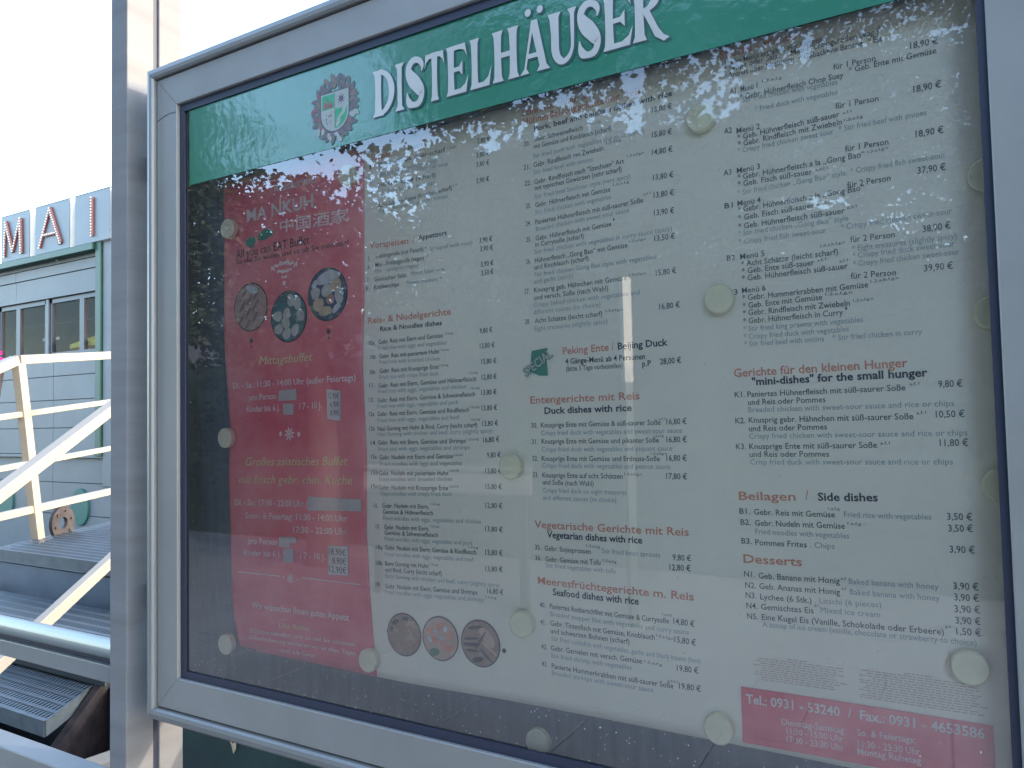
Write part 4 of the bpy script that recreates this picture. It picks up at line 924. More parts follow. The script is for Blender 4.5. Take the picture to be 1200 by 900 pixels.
for ch, xa, xb in WORD:
    z0 = 1.9455+.0025*(xa-.44)/.44; h = .0690
    def emit(b, polys, dx, dz, y0, grow=0.):
        for k, pl in enumerate(polys):
            cx = sum(p[0] for p in pl)/len(pl); cz = sum(p[1] for p in pl)/len(pl)
            pts = [(xa+(xb-xa)*p[0]+dx, z0+h*p[1]+dz) for p in pl]
            if grow:
                c0 = (xa+(xb-xa)*cx+dx, z0+h*cz+dz); pts = [(p[0]+grow*np.sign(p[0]-c0[0]), p[1]+grow*np.sign(p[1]-c0[1])) for p in pts]
            y = y0-.00001*k; area = sum(pts[i][0]*pts[(i+1) % len(pts)][1]-pts[(i+1) % len(pts)][0]*pts[i][1] for i in range(len(pts)))
            if area < 0: pts = pts[::-1]
            b.poly([(p[0], y, p[1]) for p in pts])
    b = MB(); emit(b, letter_polys(ch), 0, 0, YB-.0016)
    o = b.build('letter', M['letter'], ban)
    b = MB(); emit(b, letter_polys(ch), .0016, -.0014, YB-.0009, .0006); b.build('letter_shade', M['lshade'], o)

# ---- crest on the banner
cr = MB(); cx, cz = .3640, 1.9775; crm = [ink('crest gold', (.11, .095, .075), (.17, .15, .13), 400), ink('crest white', (.22, .25, .24), (.27, .29, .28), 200), ink('crest green', (.02, .22, .11), (.03, .26, .14), 60),
    ink('crest red', (.16, .06, .07), (.20, .10, .10), 300), ink('crest black', (.05, .05, .07), (.09, .08, .10), 200), ink('crest mauve', (.07, .07, .085), (.14, .12, .13), 500)]
def bp(pts, y, mi):
    area = sum(pts[i][0]*pts[(i+1) % len(pts)][1]-pts[(i+1) % len(pts)][0]*pts[i][1] for i in range(len(pts)))
    cr.poly([(cx+p[0], y, cz+p[1]) for p in (pts if area > 0 else pts[::-1])], mi)
y = YB-.0006; random.seed(5)
for k in range(64):                                     # wreath of hop leaves round the shield
    t = 2*math.pi*k/64; rr = .0395+.006*math.sin(k*2.3); u, v = rr*.98*math.cos(t), rr*1.08*math.sin(t); a = t+random.uniform(-.8, .8); r1, r2 = .0078, .0040
    bp([(u+r1*math.cos(s_)*math.cos(a)-r2*math.sin(s_)*math.sin(a), v+r1*math.cos(s_)*math.sin(a)+r2*math.sin(s_)*math.cos(a)) for s_ in [i*math.pi/3 for i in range(6)]], y, random.choice((0, 5, 5, 1 if math.sin(t) < -.2 else 5, 3 if random.random() < .4 else 5))); y -= .000004
def shield(s_):
    pts = [(-.026*s_, .024*s_), (.026*s_, .024*s_)]; pts += [(.026*s_*math.cos(t), -.006*s_-.026*s_*math.sin(t)) for t in [i*math.pi/14 for i in range(15)]]
    return pts
bp(shield(1.16), y, 4); y -= .00005; bp(shield(1.08), y, 1); y -= .00005
bp([(-.0255, .0235), (-.001, .0235), (-.001, .001), (-.0255, .001)], y, 2); bp([(.001, .0235), (.0255, .0235), (.0255, .001), (.001, .001)], y, 1)
bp([(-.0255, -.001), (-.001, -.001), (-.001, -.0315), (-.010, -.0295), (-.0195, -.0235), (-.0245, -.015)], y, 1)
bp([(.001, -.001), (.0255, -.001), (.0245, -.015), (.0195, -.0235), (.010, -.0295), (.001, -.0315)], y, 2); y -= .00005
bp([(.016, -.001), (.0245, -.001), (.020, -.010), (.012, -.015), (.011, -.024), (.004, -.0300), (.002, -.026), (.006, -.014), (.014, -.008)], y, 1)
bp([(-.022, .003), (-.004, .003), (-.004, .009), (-.007, .009), (-.007, .013), (-.010, .013), (-.010, .010), (-.012, .010), (-.012, .018), (-.015, .018), (-.015, .010), (-.018, .010), (-.018, .013), (-.022, .013)], y, 3)
for k in range(8):
    t = k*math.pi/4; y -= .00001; bp([(.0135+.0092*math.cos(t), .0125+.0092*math.sin(t)), (.0135+.002*math.cos(t+1.2), .0125+.002*math.sin(t+1.2)), (.0135, .0125), (.0135+.002*math.cos(t-1.2), .0125+.002*math.sin(t-1.2))], y, 4)
for k in range(16):
    y -= .00001; u, v = random.uniform(-.021, -.005), random.uniform(-.024, -.004); bp([(u, v), (u+.003, v+.0008), (u+.0022, v+.0022)], y, 4)
bp([(.0002, .024), (.0008, .024), (.0008, -.031), (.0002, -.031)], y-.0001, 4)
cr.build('crest', crm, ban)

# ================================================================== GANGWAY STAIRS
DL = Vector((-.42, .90, 0)).normalized()
def plate(b, xa, xb, y0, y1, z, row=.046, slot=.0215, skew=-.467, yo=None):
    """slotted tread plate: every slot is an opening between raised louvres"""
    yo = y0 if yo is None else yo; n = max(1, int(round((y1-y0)/row))); row = (y1-y0)/n
    for r in range(n):
        ya = y0+r*row; s0 = ya+row*.28; yb = ya+row; X0 = xa+skew*(ya-yo); X1 = xb+skew*(ya-yo)
        b.poly([(X0, ya, z), (X1, ya, z), (X1+skew*row*.28, s0, z), (X0+skew*row*.28, s0, z)])
        k = int((X1-X0)/slot)
        for i in range(k):
            x0 = X0+(X1-X0)*i/k; dx = slot*.45; h = .007
            b.poly([(x0, s0, z), (x0+dx, s0, z), (x0+dx*1.5, (s0+yb)/2, z+h), (x0+dx*.5, (s0+yb)/2, z+h)])
            b.poly([(x0+dx*.5, (s0+yb)/2, z+h), (x0+dx*1.5, (s0+yb)/2, z+h), (x0+dx, yb, z), (x0, yb, z)])
st = thing('gangway_stairs', 'galvanised gangway steps with slotted treads left of the post', 'stairs', (-2.6, 1.3, 0))
for (xa, xb, y0, y1, z, lab) in ((-3.17, -1.66, 1.235, 2.60, .87, 'landing_grating'), (-3.06, -1.66, .955, 1.205, .67, 'tread'), (-2.95, -1.62, .655, .940, .47, 'tread'), (-2.84, -1.50, .36, .66, .27, 'tread')):
    b = MB(); sk = -.467 if z > .8 else -.70
    plate(b, xa, xb, y0, y1, z, row=.052 if z > .8 else .062, skew=sk)
    o = b.build(lab, M['steel'], st)
    b = MB(); b.poly([(xa, y0+.002, z-.02), (xb, y0+.002, z-.02), (xb+sk*(y1-y0), y1-.002, z-.02), (xa+sk*(y1-y0), y1-.002, z-.02)]); b.build('tray', M['steeld'], st)
    b = MB(); b.box((xa, y0-.004, z-.055), (xb, y0, z+.001)); 
    b.beam((xb+.003, y0, z-.026), (xb+.003+sk*(y1-y0), y1, z-.026), .006, .056); b.beam((xa-.003, y0, z-.026), (xa-.003+sk*(y1-y0), y1, z-.026), .006, .056)
    b.build('nosing', M['steel'], st)
b = MB(); b.box((-3.17, 1.245, .60), (-1.75, 1.25, .80)); b.build('riser_plate', M['steeld'] if False else mat('blue grey riser', (.10, .13, .17), .4, .4, var=.2, scale=5), st)
for sx in (0, -1.42):                                   # sloping side beams with a dark plate under them
    a = Vector((-1.615+sx, .69, .352)); e = Vector((-1.845+sx, 1.03, .478)); d = (e-a); p, q = a-d*1.6, e+d*1.1
    b = MB(); b.beam(p, q, .030, .050); b.build('stringer', M['brown'], st, bevel=.002)
    b = MB(); n_ = Vector((0, 0, -.027)); h_ = Vector((0, 0, -.45)); b.poly([p+n_, q+n_, q+h_, p+h_]); b.build('side_plate', M['brown'], st)
b = MB(); b.box((-3.3, .945, .475), (-1.74, .955, .645)); b.build('riser_plate', M['steeld'], st)
b = MB(); b.box((-3.0, 1.6, .40), (-1.9, 1.63, .84)); b.build('rear_skirt', M['steeld'], st)
b = MB(); b.box((-3.4, 1.02, .01), (-.9, 1.05, .44)); b.build('shade_panel', M['steeld'], st)  # dark panel added in place of shade below the treads
m_ = thing('shade_sheet', 'black sheet added to darken the sunlit ground under the gangway steps', 'mat', (-1.9, .1, 0)); b = MB(); b.box((-3.4, -.6, .012), (-.45, 1.0, .022)); b.build('mat', M['dark'], m_)  # black sheet laid in to darken the sunlit ground here
wb = Vector((-.95, .42, .012)); b = MB(); b.beam((-1.52, .93, .27), (-1.58, .70, .26), .10, .05); o = b.build('wooden_block', M['tan'], None); pkg(o, (-1.55, .80, .23)); tag(o, 'small tan wooden block beside the dark beam of the steps', 'block')
# rusty flange disc on the landing edge
fc = Vector((-3.371, 1.69, .9330)); b = MB(); n = 32; R0, R1 = .034, .098; axx = DL; axz = Vector((0, 0, 1)); nn = Vector((DL.y, -DL.x, 0))
for k in range(n):
    t0, t1 = 2*math.pi*k/n, 2*math.pi*(k+1)/n
    def q(r, t, d): return fc + (axx*math.cos(t)+axz*math.sin(t))*r + nn*d
    b.poly([q(R0, t0, .01), q(R1, t0, .01), q(R1, t1, .01), q(R0, t1, .01)]); b.poly([q(R1, t0, .01), q(R1, t0, -.01), q(R1, t1, -.01), q(R1, t1, .01)])
    b.poly([q(R0, t0, -.01), q(R0, t0, .01), q(R0, t1, .01), q(R0, t1, -.01)]); b.poly([q(R0, t0, -.01), q(R0, t1, -.01), q(R1, t1, -.01), q(R1, t0, -.01)])
for k in range(6):
    t0 = k*math.pi/3+.3; c = fc+(axx*math.cos(t0)+axz*math.sin(t0))*.070+nn*.012; b.beam(c-nn*.004, c+nn*.006, .014, .014)
o = b.build('rusty_flange', M['rust'], None); pkg(o, tuple(fc-Vector((0, 0, R1)))); tag(o, 'round rusty brown flange with a centre hole on the landing edge', 'flange')

def railing(name, label, pieces, loc):
    t = thing(name, label, 'railing', loc, 'cream railings of the gangway')
    for nm, p, q, wd, ht in pieces:
        b = MB(); b.beam(p, q, wd, ht); b.build(nm, M['rail'], t, bevel=.003)
    return t
def lp(s, z): p = Vector((-3.17, 1.26, 0)) + DL*s; return Vector((p.x, p.y, z))
railing('gangway_railing', 'cream gangway railing with three bars in front of the boat wall', [
    ('top_rail', lp(.11, 1.868), lp(2.2, 2.10), .05, .050), ('sloping_rail', lp(-.9, 1.47), lp(.095, 1.864), .05, .05),
    ('rail', lp(-.9, 1.46), lp(2.2, 1.790), .025, .032), ('rail', lp(-.9, 1.22), lp(2.2, 1.44), .025, .032), ('rail', lp(-.9, .995), lp(2.2, 1.125), .03, .042),
    ('post', lp(.118, 1.85), lp(.283, .84), .045, .055), ('post', lp(1.9, 2.06), lp(2.0, .86), .045, .055)], tuple(lp(.28, .84)))
def rp(s, z): p = Vector((-1.62, .518, 0)) + DL*s; return Vector((p.x, p.y, z))
railing('gangway_railing', 'cream stair railing sloping up across the black and grey steps', [
    ('top_rail', rp(-.8, .905), rp(1.6, 2.06), .045, .043), ('rail', rp(-.8, .42), rp(1.6, 1.32), .035, .046),
    ('post', rp(-.55, 1.0), rp(-.55, .12), .04, .04), ('post', rp(1.25, 1.88), rp(1.25, .87), .04, .04)], tuple(rp(-.55, .12)))
# pink flowers at the far left
b = MB(); random.seed(21); c0 = Vector((-4.36, 1.75, 1.985))
for k in range(60):
    c = c0+Vector((random.gauss(0, .035), random.gauss(0, .04), random.gauss(0, .025))); a = Vector((random.gauss(0, 1), random.gauss(0, 1), random.gauss(0, 1))).normalized()*.018; e = a.orthogonal().normalized()*.018
    b.poly([c-a, c+e, c+a, c-e])
t = thing('flower_pot', 'magenta flowers peeping in at the left picture edge', 'flowers', (-4.36, 1.75, .87)); b.build('blossoms', M['pink'], t)
b = MB(); b.tube([(-4.36, 1.75, .87), (-4.36, 1.75, 1.70)], .02, 8); b.tube([(-4.36, 1.75, 1.70), (-4.36, 1.75, 1.94)], [.07, .10], 14); b.build('pot', M['rust'], t, smooth=True)

# ================================================================== RESTAURANT BOAT
YF = 8.0
boat = thing('restaurant_boat', 'blue grey restaurant boat with green trim and dark windows', 'boat', (-18, YF+2, -1.45))
XR = -13.0                                            # right end of the wall seen beside the post
b = MB()
zs = [-1.45, -.30, .35, .86, .93, 1.47, 2.05, 2.55, 2.95]
for z0, z1 in zip(zs, zs[1:]):                        # horizontal steel plates with recessed joints
    x = -32.0; k = 0
    while x < XR+9:
        x2 = min(x+3.4, XR+9); b2 = MB(); d = .03*((k+int(z0*3)) % 2)*.2
        b2.box((x+.006, YF+d*.1, z0+.008), (x2-.006, YF+.08, z1-.008)); b2.build('wall_plate', M['facade'], boat); x = x2; k += 1
b = MB(); b.box((-32, YF+.05, -1.45), (XR+9, YF+.06, 2.95)); b.box((-32, YF+.05, 4.20), (XR+9, YF+.06, 5.15)); b.build('joint_backing', mat('dark joint', (.08, .10, .13), .7), boat)
b = MB(); b.box((-32, YF-.10, .86), (XR-.12, YF-.002, .925)); b.build('ledge', M['facade'], boat, bevel=.01)
for z0, z1 in ((4.28, 4.68), (4.70, 4.90), (4.92, 5.10)):
    for k in range(10):
        x = -32+3.1*k; b = MB(); b.box((x+.006, YF+(.0 if z0 > 4.6 else .012), z0), (x+3.094, YF+.05, z1)); b.build('wall_plate', M['facade'], boat)
b = MB(); b.box((-32, YF-.05, 4.20), (XR-.13, YF+.04, 4.275)); b.build('window_header', M['facade'], boat, bevel=.008)
b = MB(); b.tube([(-15.75, YF-.05, 5.02), (-15.65, YF-.12, 5.05), (-14.75, YF-.12, 5.02), (-14.7, YF-.05, 4.90)], .018, 8); b.build('grab_handle', M['facade'], boat, smooth=True)
b = MB(); b.box((-32, YF-.20, 4.99), (XR-.30, YF+.6, 5.125)); b.build('roof_edge', M['gtrim'], boat, bevel=.01)
b = MB(); b.box((XR-.30, YF-.14, .9), (XR-.12, YF+.10, 5.30)); b.build('corner_trim', M['gtrim'], boat, bevel=.01)
b = MB(); b.box((XR-.11, YF-.10, .3), (XR+.2, YF+.10, 5.16)); b.build('downpipe', M['facade'], boat, bevel=.02)
b = MB(); b.box((-32, YF+.6, 5.13), (XR+9, YF+8, 5.2)); b.build('roof', M['steeld'], boat)
b = MB(); b.box((-32, YF+6, -1.45), (XR+9, YF+6.1, 5.1)); b.box((-32, YF+.09, 1.9), (XR+9, YF+6, 2.0)); b.build('cabin_interior', M['room'], boat)
# windows: dark frames, panes, mullions
for k in range(-5, 3):
    xa = -15.17+2.02*k; xb = xa+1.93
    if xb > XR+8: continue
    b = MB(); z0, z1 = 2.97, 4.19
    b.box((xa, YF+.01, z0), (xa+.09, YF+.09, z1)); b.box((xb-.09, YF+.01, z0), (xb, YF+.09, z1)); b.box((xa, YF+.01, z1-.09), (xb, YF+.09, z1)); b.box((xa, YF+.01, z0), (xb, YF+.09, z0+.08))
    xm = xa+.62*(xb-xa) if k % 2 == 0 else xa+.42*(xb-xa); b.box((xm-.11, YF+.012, z0+.08), (xm+.05, YF+.088, z1-.09))
    o = b.build('window', M['wframe'], boat)
    for p0, p1 in ((xa+.09, xm-.11), (xm+.05, xb-.09)):
        b = MB(); b.poly([(p0, YF+.05, z0+.08), (p1, YF+.05, z0+.08), (p1, YF+.05, z1-.09), (p0, YF+.05, z1-.09)]); b.build('pane', M['wglass'], o)
    b = MB(); b.box((xb, YF-.02, z0), (xb+.09, YF+.08, z1)); b.build('window_post', M['facade'], boat)
for x, z, r in ((-13.98, -.13, .30), (-16.78, -.12, .30), (-19.7, -.12, .30), (-22.6, -.12, .30)):
    b = MB(); b.discY((x, z), r, YF-.04, YF-.003, 32, bev=.01, rz=r*1.25); o = b.build('green_disc', M['disc'], boat)
# yellow parasol inside the cabin seen through the panes
t = thing('yellow_parasol', 'yellow parasol seen through the cabin window beside the post', 'parasol', (-14.0, YF+.42, 2.0))
b = MB(); top = (-14.0, YF+.42, 3.42); rim = [(-14.0+1.02*math.cos(a), YF+.42+.30*math.sin(a), 3.22+.02*math.sin(4*a)) for a in [i*math.pi/8 for i in range(16)]]
for i in range(16): b.poly([rim[i], rim[(i+1) % 16], top]); b.poly([rim[(i+1) % 16], rim[i], (rim[i][0], rim[i][1], 3.14), (rim[(i+1) % 16][0], rim[(i+1) % 16][1], 3.14)])
b.build('canopy', M['yellow'], t); b = MB(); b.tube([(-14.0, YF+.42, 2.0), (-14.0, YF+.42, 3.40)], .025, 8); b.build('pole', M['pale'], t)
for x in (-16.35, -15.95):
    b = MB(); b.box((x, YF+.5, 3.42), (x+.22, YF+.52, 3.48)); o = b.build('ceiling_lamp', M['pale'], None); pkg(o, (x, YF+.5, 3.42)); tag(o, 'small white lamp inside the left cabin window, %s of the pair' % ('left' if x < -16 else 'right'), 'lamp')
# roof letters
def sign(x0, x1, ch, label):
    z0, z1 = 5.135, 6.14
    t = thing('letter_sign', label, 'sign', ((x0+x1)/2, YF-.1, 5.10), 'letter boxes on the boat roof')
    b = MB(); b.box((x0, YF-.18, z0), (x1, YF-.165, z1)); b.build('face', M['boxf'], t)
    b = MB(); b.box((x0, YF-.163, z0), (x1, YF+.42, z1)); b.build('box', M['box_lit'], t)
    b = MB(); b.box((x0-.01, YF-.185, z1), (x1+.01, YF+.43, z1+.015)); b.build('lid', M['wframe'], t)
    strokes = {'M': [((.16, .10), (.20, .86)), ((.20, .86), (.46, .18)), ((.46, .18), (.72, .86)), ((.72, .86), (.76, .10))], 'A': [((.16, .12), (.46, .90)), ((.46, .90), (.78, .12)), ((.30, .36), (.62, .36))], 'I': [((.52, .12), (.52, .88))], 'N': [((.2, .1), (.2, .88)), ((.2, .88), (.75, .1)), ((.75, .1), (.75, .88))]}[ch]
    W_, H_ = x1-x0, z1-z0; Y = YF-.20
    b = MB(); c = MB()
    for k, ((ax, az), (bx, bz)) in enumerate(strokes):
        thin = (ch == 'M' and k in (0, 2)) or (ch == 'A' and k in (0, 2)); hw = .042 if thin else .078
        p = Vector((x0+ax*W_, Y-.002*k, z0+az*H_)); q = Vector((x0+bx*W_, Y-.002*k, z0+bz*H_)); b.beam(p, q, hw*2*(.8), .03, up=(0, 1, 0))
        n_ = int((q-p).length/.058)
        for i in range(n_+1):
            e = p.lerp(q, i/max(1, n_)); c.discY((e.x, e.z), .016, Y-.030-.002*k, Y-.012-.002*k, 8)
    b.build('letter', M['lred'], t); tag(c.build('bulbs', M['bulb'], t), kind='stuff')
sign(-16.75, -15.61, 'M', 'blue grey roof box with the bulb lit letter M')
sign(-15.38, -14.12, 'A', 'blue grey roof box with the bulb studded letter A')
sign(-13.93, -12.75, 'I', 'blue grey roof box with the bulb studded letter I')
sign(-12.50, -11.30, 'N', 'blue grey roof box with the letter N hidden behind the post')

# ================================================================== GROUND, WATER
def quad(name, x0, x1, y0, y1, z, m, label=None):
    b = MB(); b.poly([(x0, y0, z), (x1, y0, z), (x1, y1, z), (x0, y1, z)]); o = b.build(name, m); o['kind'] = 'structure'; return o
quad('river_water', -1500, 1500, 1.9, 1500, -1.45, M['water'])
b = MB(); b.box((-60, 1.6, -2), (60, 1.9, .004)); o = b.build('quay_wall', M['stone']); o['kind'] = 'structure'
quad('paving', -600, 600, -600, 1.6, 0, M['paving'])
b = MB(); 
for i in range(14):
    for j in range(10):
        x, y = -6+i*.62+(.31 if j % 2 else 0), -5.2+j*.62
        if y < -.2: b.box((x+.006, y+.006, .0), (x+.614, y+.614, .008+.002*random.random()))
o = b.build('paving_slabs', M['paving']); o['kind'] = 'structure'

# ================================================================== WHAT THE GLASS REFLECTS (behind the viewer)
CAMP = Vector((1.15289, -.84010, 1.5))
Rv, Uv, Fv = Vector((0.866894, 0.498047, -0.021066)), Vector((0.040096, -0.027544, 0.998816)), Vector((-0.496877, 0.866713, 0.043848))
def mirrored(az, el):      # direction of a sight line leaving the glass, az measured from -Y towards -X
    return Vector((-math.sin(az)*math.cos(el), -math.cos(az)*math.cos(el), math.sin(el)))
EYE2 = Vector((CAMP.x, .019 - CAMP.y, CAMP.z))
# openings of the foliage towards the sky: azimuth, elevation, half widths (radians), openness, grain
GAPS = [
    (0.7785, 0.4199, 0.1242, 0.0762, 0.99, 1),
    (0.8009, 0.3289, 0.0851, 0.0202, 0.93, 1),
    (0.7285, 0.3031, 0.0397, 0.0292, 0.39, 1),
    (0.8483, 0.3063, 0.0517, 0.0221, 0.39, 1),
    (0.6857, 0.3357, 0.0561, 0.0361, 0.48, 1),
    (0.6638, 0.2945, 0.0429, 0.0402, 0.39, 1),
    (0.6684, 0.3618, 0.0790, 0.0142, 0.75, 1),
    (0.5248, 0.3710, 0.0635, 0.0153, 0.51, 1),
    (0.4603, 0.4054, 0.0691, 0.0119, 0.56, 1),
    (0.4088, 0.3989, 0.0514, 0.0298, 0.33, 1),
    (0.3489, 0.4222, 0.0180, 0.0251, 0.90, 1),
    (0.3503, 0.3779, 0.0157, 0.0240, 0.82, 1),
    (0.3630, 0.4037, 0.0677, 0.0491, 0.28, 1),
    (0.5438, 0.3507, 0.0162, 0.0093, 0.85, 1),
    (0.2511, 0.4312, 0.0431, 0.0422, 0.48, 1),
    (0.2366, 0.3883, 0.0373, 0.0270, 0.51, 1),
    (0.2843, 0.4180, 0.0657, 0.0574, 0.27, 1),
    (0.1768, 0.4339, 0.0617, 0.0256, 0.39, 1),
    (0.1314, 0.4228, 0.0099, 0.0163, 0.75, 1),
    (0.0768, 0.4412, 0.0569, 0.0348, 0.15, 1),
    (0.0301, 0.4399, 0.0452, 0.0255, 0.33, 1),
    (-0.0222, 0.4190, 0.0256, 0.0168, 0.35, 1),
    (0.1157, 0.2511, 0.0291, 0.0120, 0.48, 1),
    (0.0302, 0.2298, 0.0358, 0.0290, 0.15, 1),
    (-0.0008, 0.1673, 0.0138, 0.0097, 0.85, 1),
    (-0.0264, 0.1286, 0.0150, 0.0135, 0.43, 1),
    (-0.0395, 0.1416, 0.0164, 0.0286, 0.31, 1),
    (0.3918, 0.5641, 0.1371, 0.0424, 0.39, 1),
    (0.0720, 0.5407, 0.1515, 0.0473, 0.31, 1),
    (0.6497, 0.4606, 0.0684, 0.0567, 0.39, 1),
    (0.4873, 0.4797, 0.0696, 0.0280, 0.12, 1),
]
def openness(az, el):
    o = .005
    for a, e, ra, re_, s_, g_ in GAPS:
        d = ((az-a)/ra)**2 + ((el-e)/re_)**2
        if d < 2.2: o = max(o, s_*max(0, min(1, 1.45-d*.95)))
    return o
def clump(az, el, f): return .5+.5*noise.noise(Vector((az*f, el*f, 3.1)))*1.35 + .22*noise.noise(Vector((az*f*3, el*f*3, 9.1)))
def tree(label, az0, az1, trunk_az, trunk_r, seed, count):
    rnd = random.Random(seed); base = EYE2 + Vector((-math.sin(trunk_az)*trunk_r, -math.cos(trunk_az)*trunk_r, 0)); base.z = 0
    t = thing('plane_tree', label, 'tree', tuple(base), 'trees behind the viewer mirrored in the glass')
    V, Fc = [], []
    made = 0
    while made < count:
        az = rnd.uniform(az0, az1); el = rnd.uniform(math.radians(3.6), math.radians(29))
        if el < math.radians(5) + .045*noise.noise(Vector((az*9, 1, 2))): continue
        op = openness(az, el)
        if clump(az, el, 105) < op and rnd.random() < .99: continue
        made += 1; r = rnd.uniform(6.3, 10.0); c = EYE2 + mirrored(az, el)*r
        for q in range(rnd.choice((1, 2, 3)) if op < .1 else 1):
            p = c + Vector((rnd.gauss(0, .05), rnd.gauss(0, .05), rnd.gauss(0, .04))) if q else c
            a = Vector((rnd.gauss(0, 1), rnd.gauss(0, 1), rnd.gauss(0, .6))).normalized(); n_ = Vector((rnd.gauss(0, 1), rnd.gauss(0, 1), rnd.gauss(0, 1))); e = a.cross(n_).normalized(); L_ = rnd.uniform(.018, .042)
            i = len(V); V += [tuple(p-a*L_-base), tuple(p+e*L_*.55-base), tuple(p+a*L_-base), tuple(p-e*L_*.55-base)]; Fc.append((i, i+1, i+2, i+3))
    me = bpy.data.meshes.new('crown'); me.from_pydata(V, [], Fc); me.materials.append(M['leaf']); o = new_obj('crown', me, t)
    b = MB(); top = base+Vector((0, 0, 3.1)); b.tube([base, base+Vector((.03, .02, 1.2)), base+Vector((-.05, .05, 2.4)), top], [.20, .15, .12, .09], 14); b.build('trunk', M['bark'], t, smooth=True)
    for k in range(7):
        s_ = base+Vector((0, 0, rnd.uniform(2.3, 3.0))); az = rnd.uniform(az0, az1); el = math.radians(rnd.uniform(12, 27))
        while openness(az, el) > .2: az = rnd.uniform(az0, az1); el = math.radians(rnd.uniform(9, 26))
        e = EYE2+mirrored(az, el)*rnd.uniform(6.8, 9.3); m_ = (s_+e)/2+Vector((0, 0, .35))
        b = MB(); b.tube([s_, m_, e], [.05, .03, .010], 8); b.build('limb', M['bark'], t, smooth=True)
R_ = math.radians
tree('plane tree behind the viewer, mirrored at the left end of the glass', R_(36), R_(66), R_(44), 8.2, 1, 52000)
tree('plane tree behind the viewer, mirrored in the middle of the glass', R_(10), R_(36), R_(29.5), 8.6, 2, 52000)
tree('plane tree behind the viewer, mirrored at the right end of the glass', R_(-14), R_(10), R_(-9), 8.0, 3, 42000)
# clipped hedge
t = thing('clipped_hedge', 'clipped green hedge along the path behind the viewer', 'hedge', (-3, -6.4, 0)); rnd = random.Random(8); V, Fc = [], []
for k in range(9000):
    p = Vector((rnd.uniform(-9, 3), -6.4+rnd.choice((-.35, .35, rnd.uniform(-.35, .35)))+rnd.gauss(0, .03), rnd.uniform(0, 1.72)+rnd.gauss(0, .02))); a = Vector((rnd.gauss(0, 1), rnd.gauss(0, 1), rnd.gauss(0, 1))).normalized()*.045; e = a.orthogonal().normalized()*.03
    i = len(V); o_ = Vector((-3, -6.4, 0)); V += [tuple(p-a-o_), tuple(p+e-o_), tuple(p+a-o_), tuple(p-e-o_)]; Fc.append((i, i+1, i+2, i+3))
me = bpy.data.meshes.new('foliage'); me.from_pydata(V, [], Fc); me.materials.append(M['hedge']); new_obj('foliage', me, t)
b = MB(); b.box((-8.9, -6.7, 0), (2.9, -6.1, 1.66)); b.build('dense_core', M['hedge'], t)
# slim white pole mirrored in the glass left of the middle column
t = thing('white_pole', 'slim white square pole behind the viewer, mirrored beside the duck dishes', 'pole', (-.93, -4.6, 0))
c = EYE2 + mirrored(math.atan2(.359, .932), 0)*5.42; t.location = (c.x, c.y, 0)
b = MB(); b.tube([(c.x, c.y, 1.73), (c.x, c.y, 2.48)], .046, 4); b.build('shaft', M['pale'], t)
b = MB(); b.tube([(c.x, c.y, 0), (c.x, c.y, 1.73)], .040, 4); b.build('lower_shaft', M['board'], t)
b = MB(); b.box((c.x-.09, c.y-.09, 0), (c.x+.09, c.y+.09, .015)); b.build('foot', M['pale'], t)
# low white table barrier
t = thing('white_barrier', 'low white barrier with two boards behind the viewer', 'barrier', (-2.4, -4.2, 0))
for z0, z1 in ((1.085, 1.11), (.90, 1.05)):
    b = MB(); b.box((-3.25, -4.22, z0), (-1.6, -4.18, z1)); b.build('board', M['far'], t)
for x in (-3.15, -1.7):
    b = MB(); b.box((x-.03, -4.28, 0), (x+.03, -4.225, 1.12)); b.build('leg', M['steeld'], t)
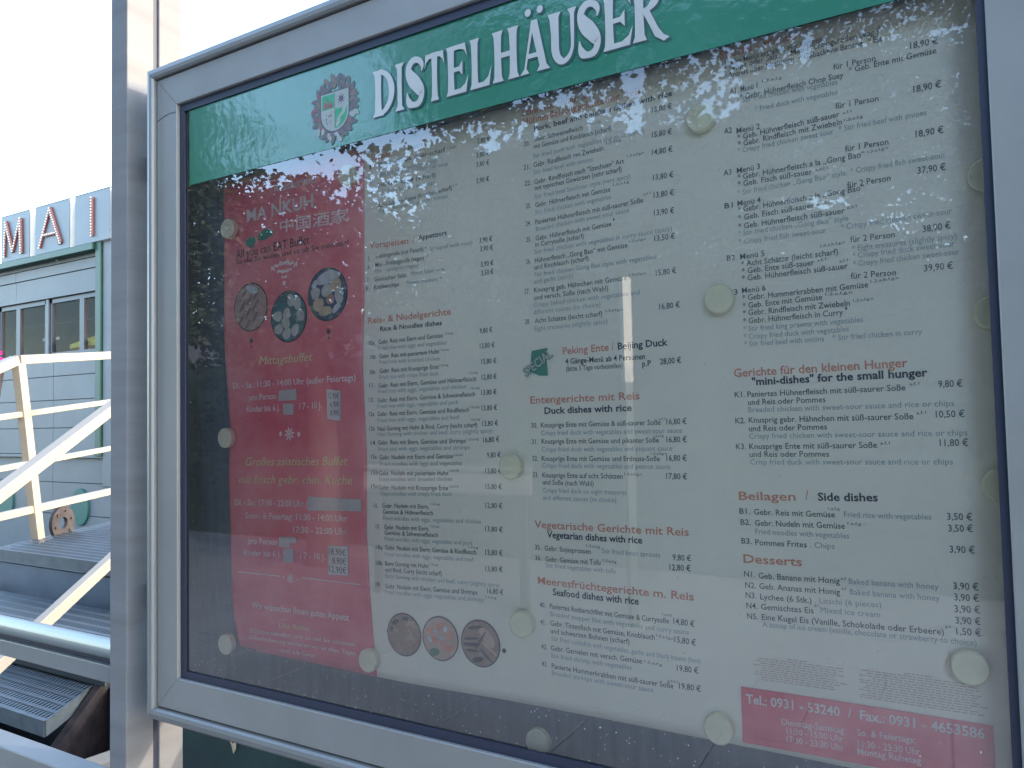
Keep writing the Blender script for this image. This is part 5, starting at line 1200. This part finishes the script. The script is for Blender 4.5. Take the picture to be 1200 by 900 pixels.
# tall shrubs in front of the far houses
t = thing('shrub_row', 'tall dense shrub row across the street behind the viewer', 'shrubs', (-8, -13, 0)); V, Fc = [], []
for k in range(16000):
    x = rnd.uniform(-30, 12); p = Vector((x, -13+rnd.uniform(-.9, .9), rnd.uniform(0, 3.4+.7*noise.noise(Vector((x*.5, 2, 1)))))); a = Vector((rnd.gauss(0, 1), rnd.gauss(0, 1), rnd.gauss(0, 1))).normalized()*.13; e = a.orthogonal().normalized()*.09
    i = len(V); o_ = Vector((-8, -13, 0)); V += [tuple(p-a-o_), tuple(p+e-o_), tuple(p+a-o_), tuple(p-e-o_)]; Fc.append((i, i+1, i+2, i+3))
me = bpy.data.meshes.new('foliage'); me.from_pydata(V, [], Fc); me.materials.append(M['hedge']); new_obj('foliage', me, t)
b = MB(); b.box((-30, -13.5, 0), (12, -12.6, 3.0)); b.build('dense_core', M['hedge'], t)
# far side of the square
def house(x0, x1, y, h, label, m):
    t = thing('town_house', label, 'house', ((x0+x1)/2, y-5, 0), 'houses across the street behind the viewer')
    b = MB(); b.box((x0, y-10, 0), (x1, y, h)); b.build('wall', m, t)
    b = MB(); ym = y-5; b.poly([(x0-.3, y+.4, h), (x1+.3, y+.4, h), (x1+.3, ym, h+3), (x0-.3, ym, h+3)]); b.poly([(x1+.3, y-10.4, h), (x0-.3, y-10.4, h), (x0-.3, ym, h+3), (x1+.3, ym, h+3)])
    b.poly([(x0, y, h), (x0, ym, h+2.9), (x0, y-10, h)]); b.poly([(x1, y, h), (x1, y-10, h), (x1, ym, h+2.9)]); b.build('roof', M['tile'], t)
    nx_ = int((x1-x0)/2.6)
    for f in range(int(h/3)):
        for k in range(nx_):
            cx_ = x0+(k+.5)*(x1-x0)/nx_; z = .9+3*f
            b = MB(); b.box((cx_-.62, y+.002, z-.08), (cx_+.62, y+.06, z)); b.box((cx_-.62, y+.002, z+1.5), (cx_+.62, y+.05, z+1.6)); b.box((cx_-.62, y+.002, z), (cx_-.52, y+.05, z+1.5)); b.box((cx_+.52, y+.002, z), (cx_+.62, y+.05, z+1.5)); b.box((cx_-.03, y+.002, z), (cx_+.03, y+.04, z+1.5)); o = b.build('window', M['pale'], t)
            b = MB(); b.poly([(cx_-.52, y+.02, z), (cx_+.52, y+.02, z), (cx_+.52, y+.02, z+1.5), (cx_-.52, y+.02, z+1.5)]); b.build('pane', M['winw'], o)
house(-46, -30, -27, 4.6, 'sandstone house with clay roof, farthest left across the street', M['stone'])
house(-29, -16, -27, 4.4, 'pale sandstone house second from the left across the street', M['stone'])
house(-15, -3, -27, 4.6, 'sandstone house in the middle across the street', M['stone'])
house(-2, 10, -27, 4.6, 'sandstone house at the right across the street', M['stone'])
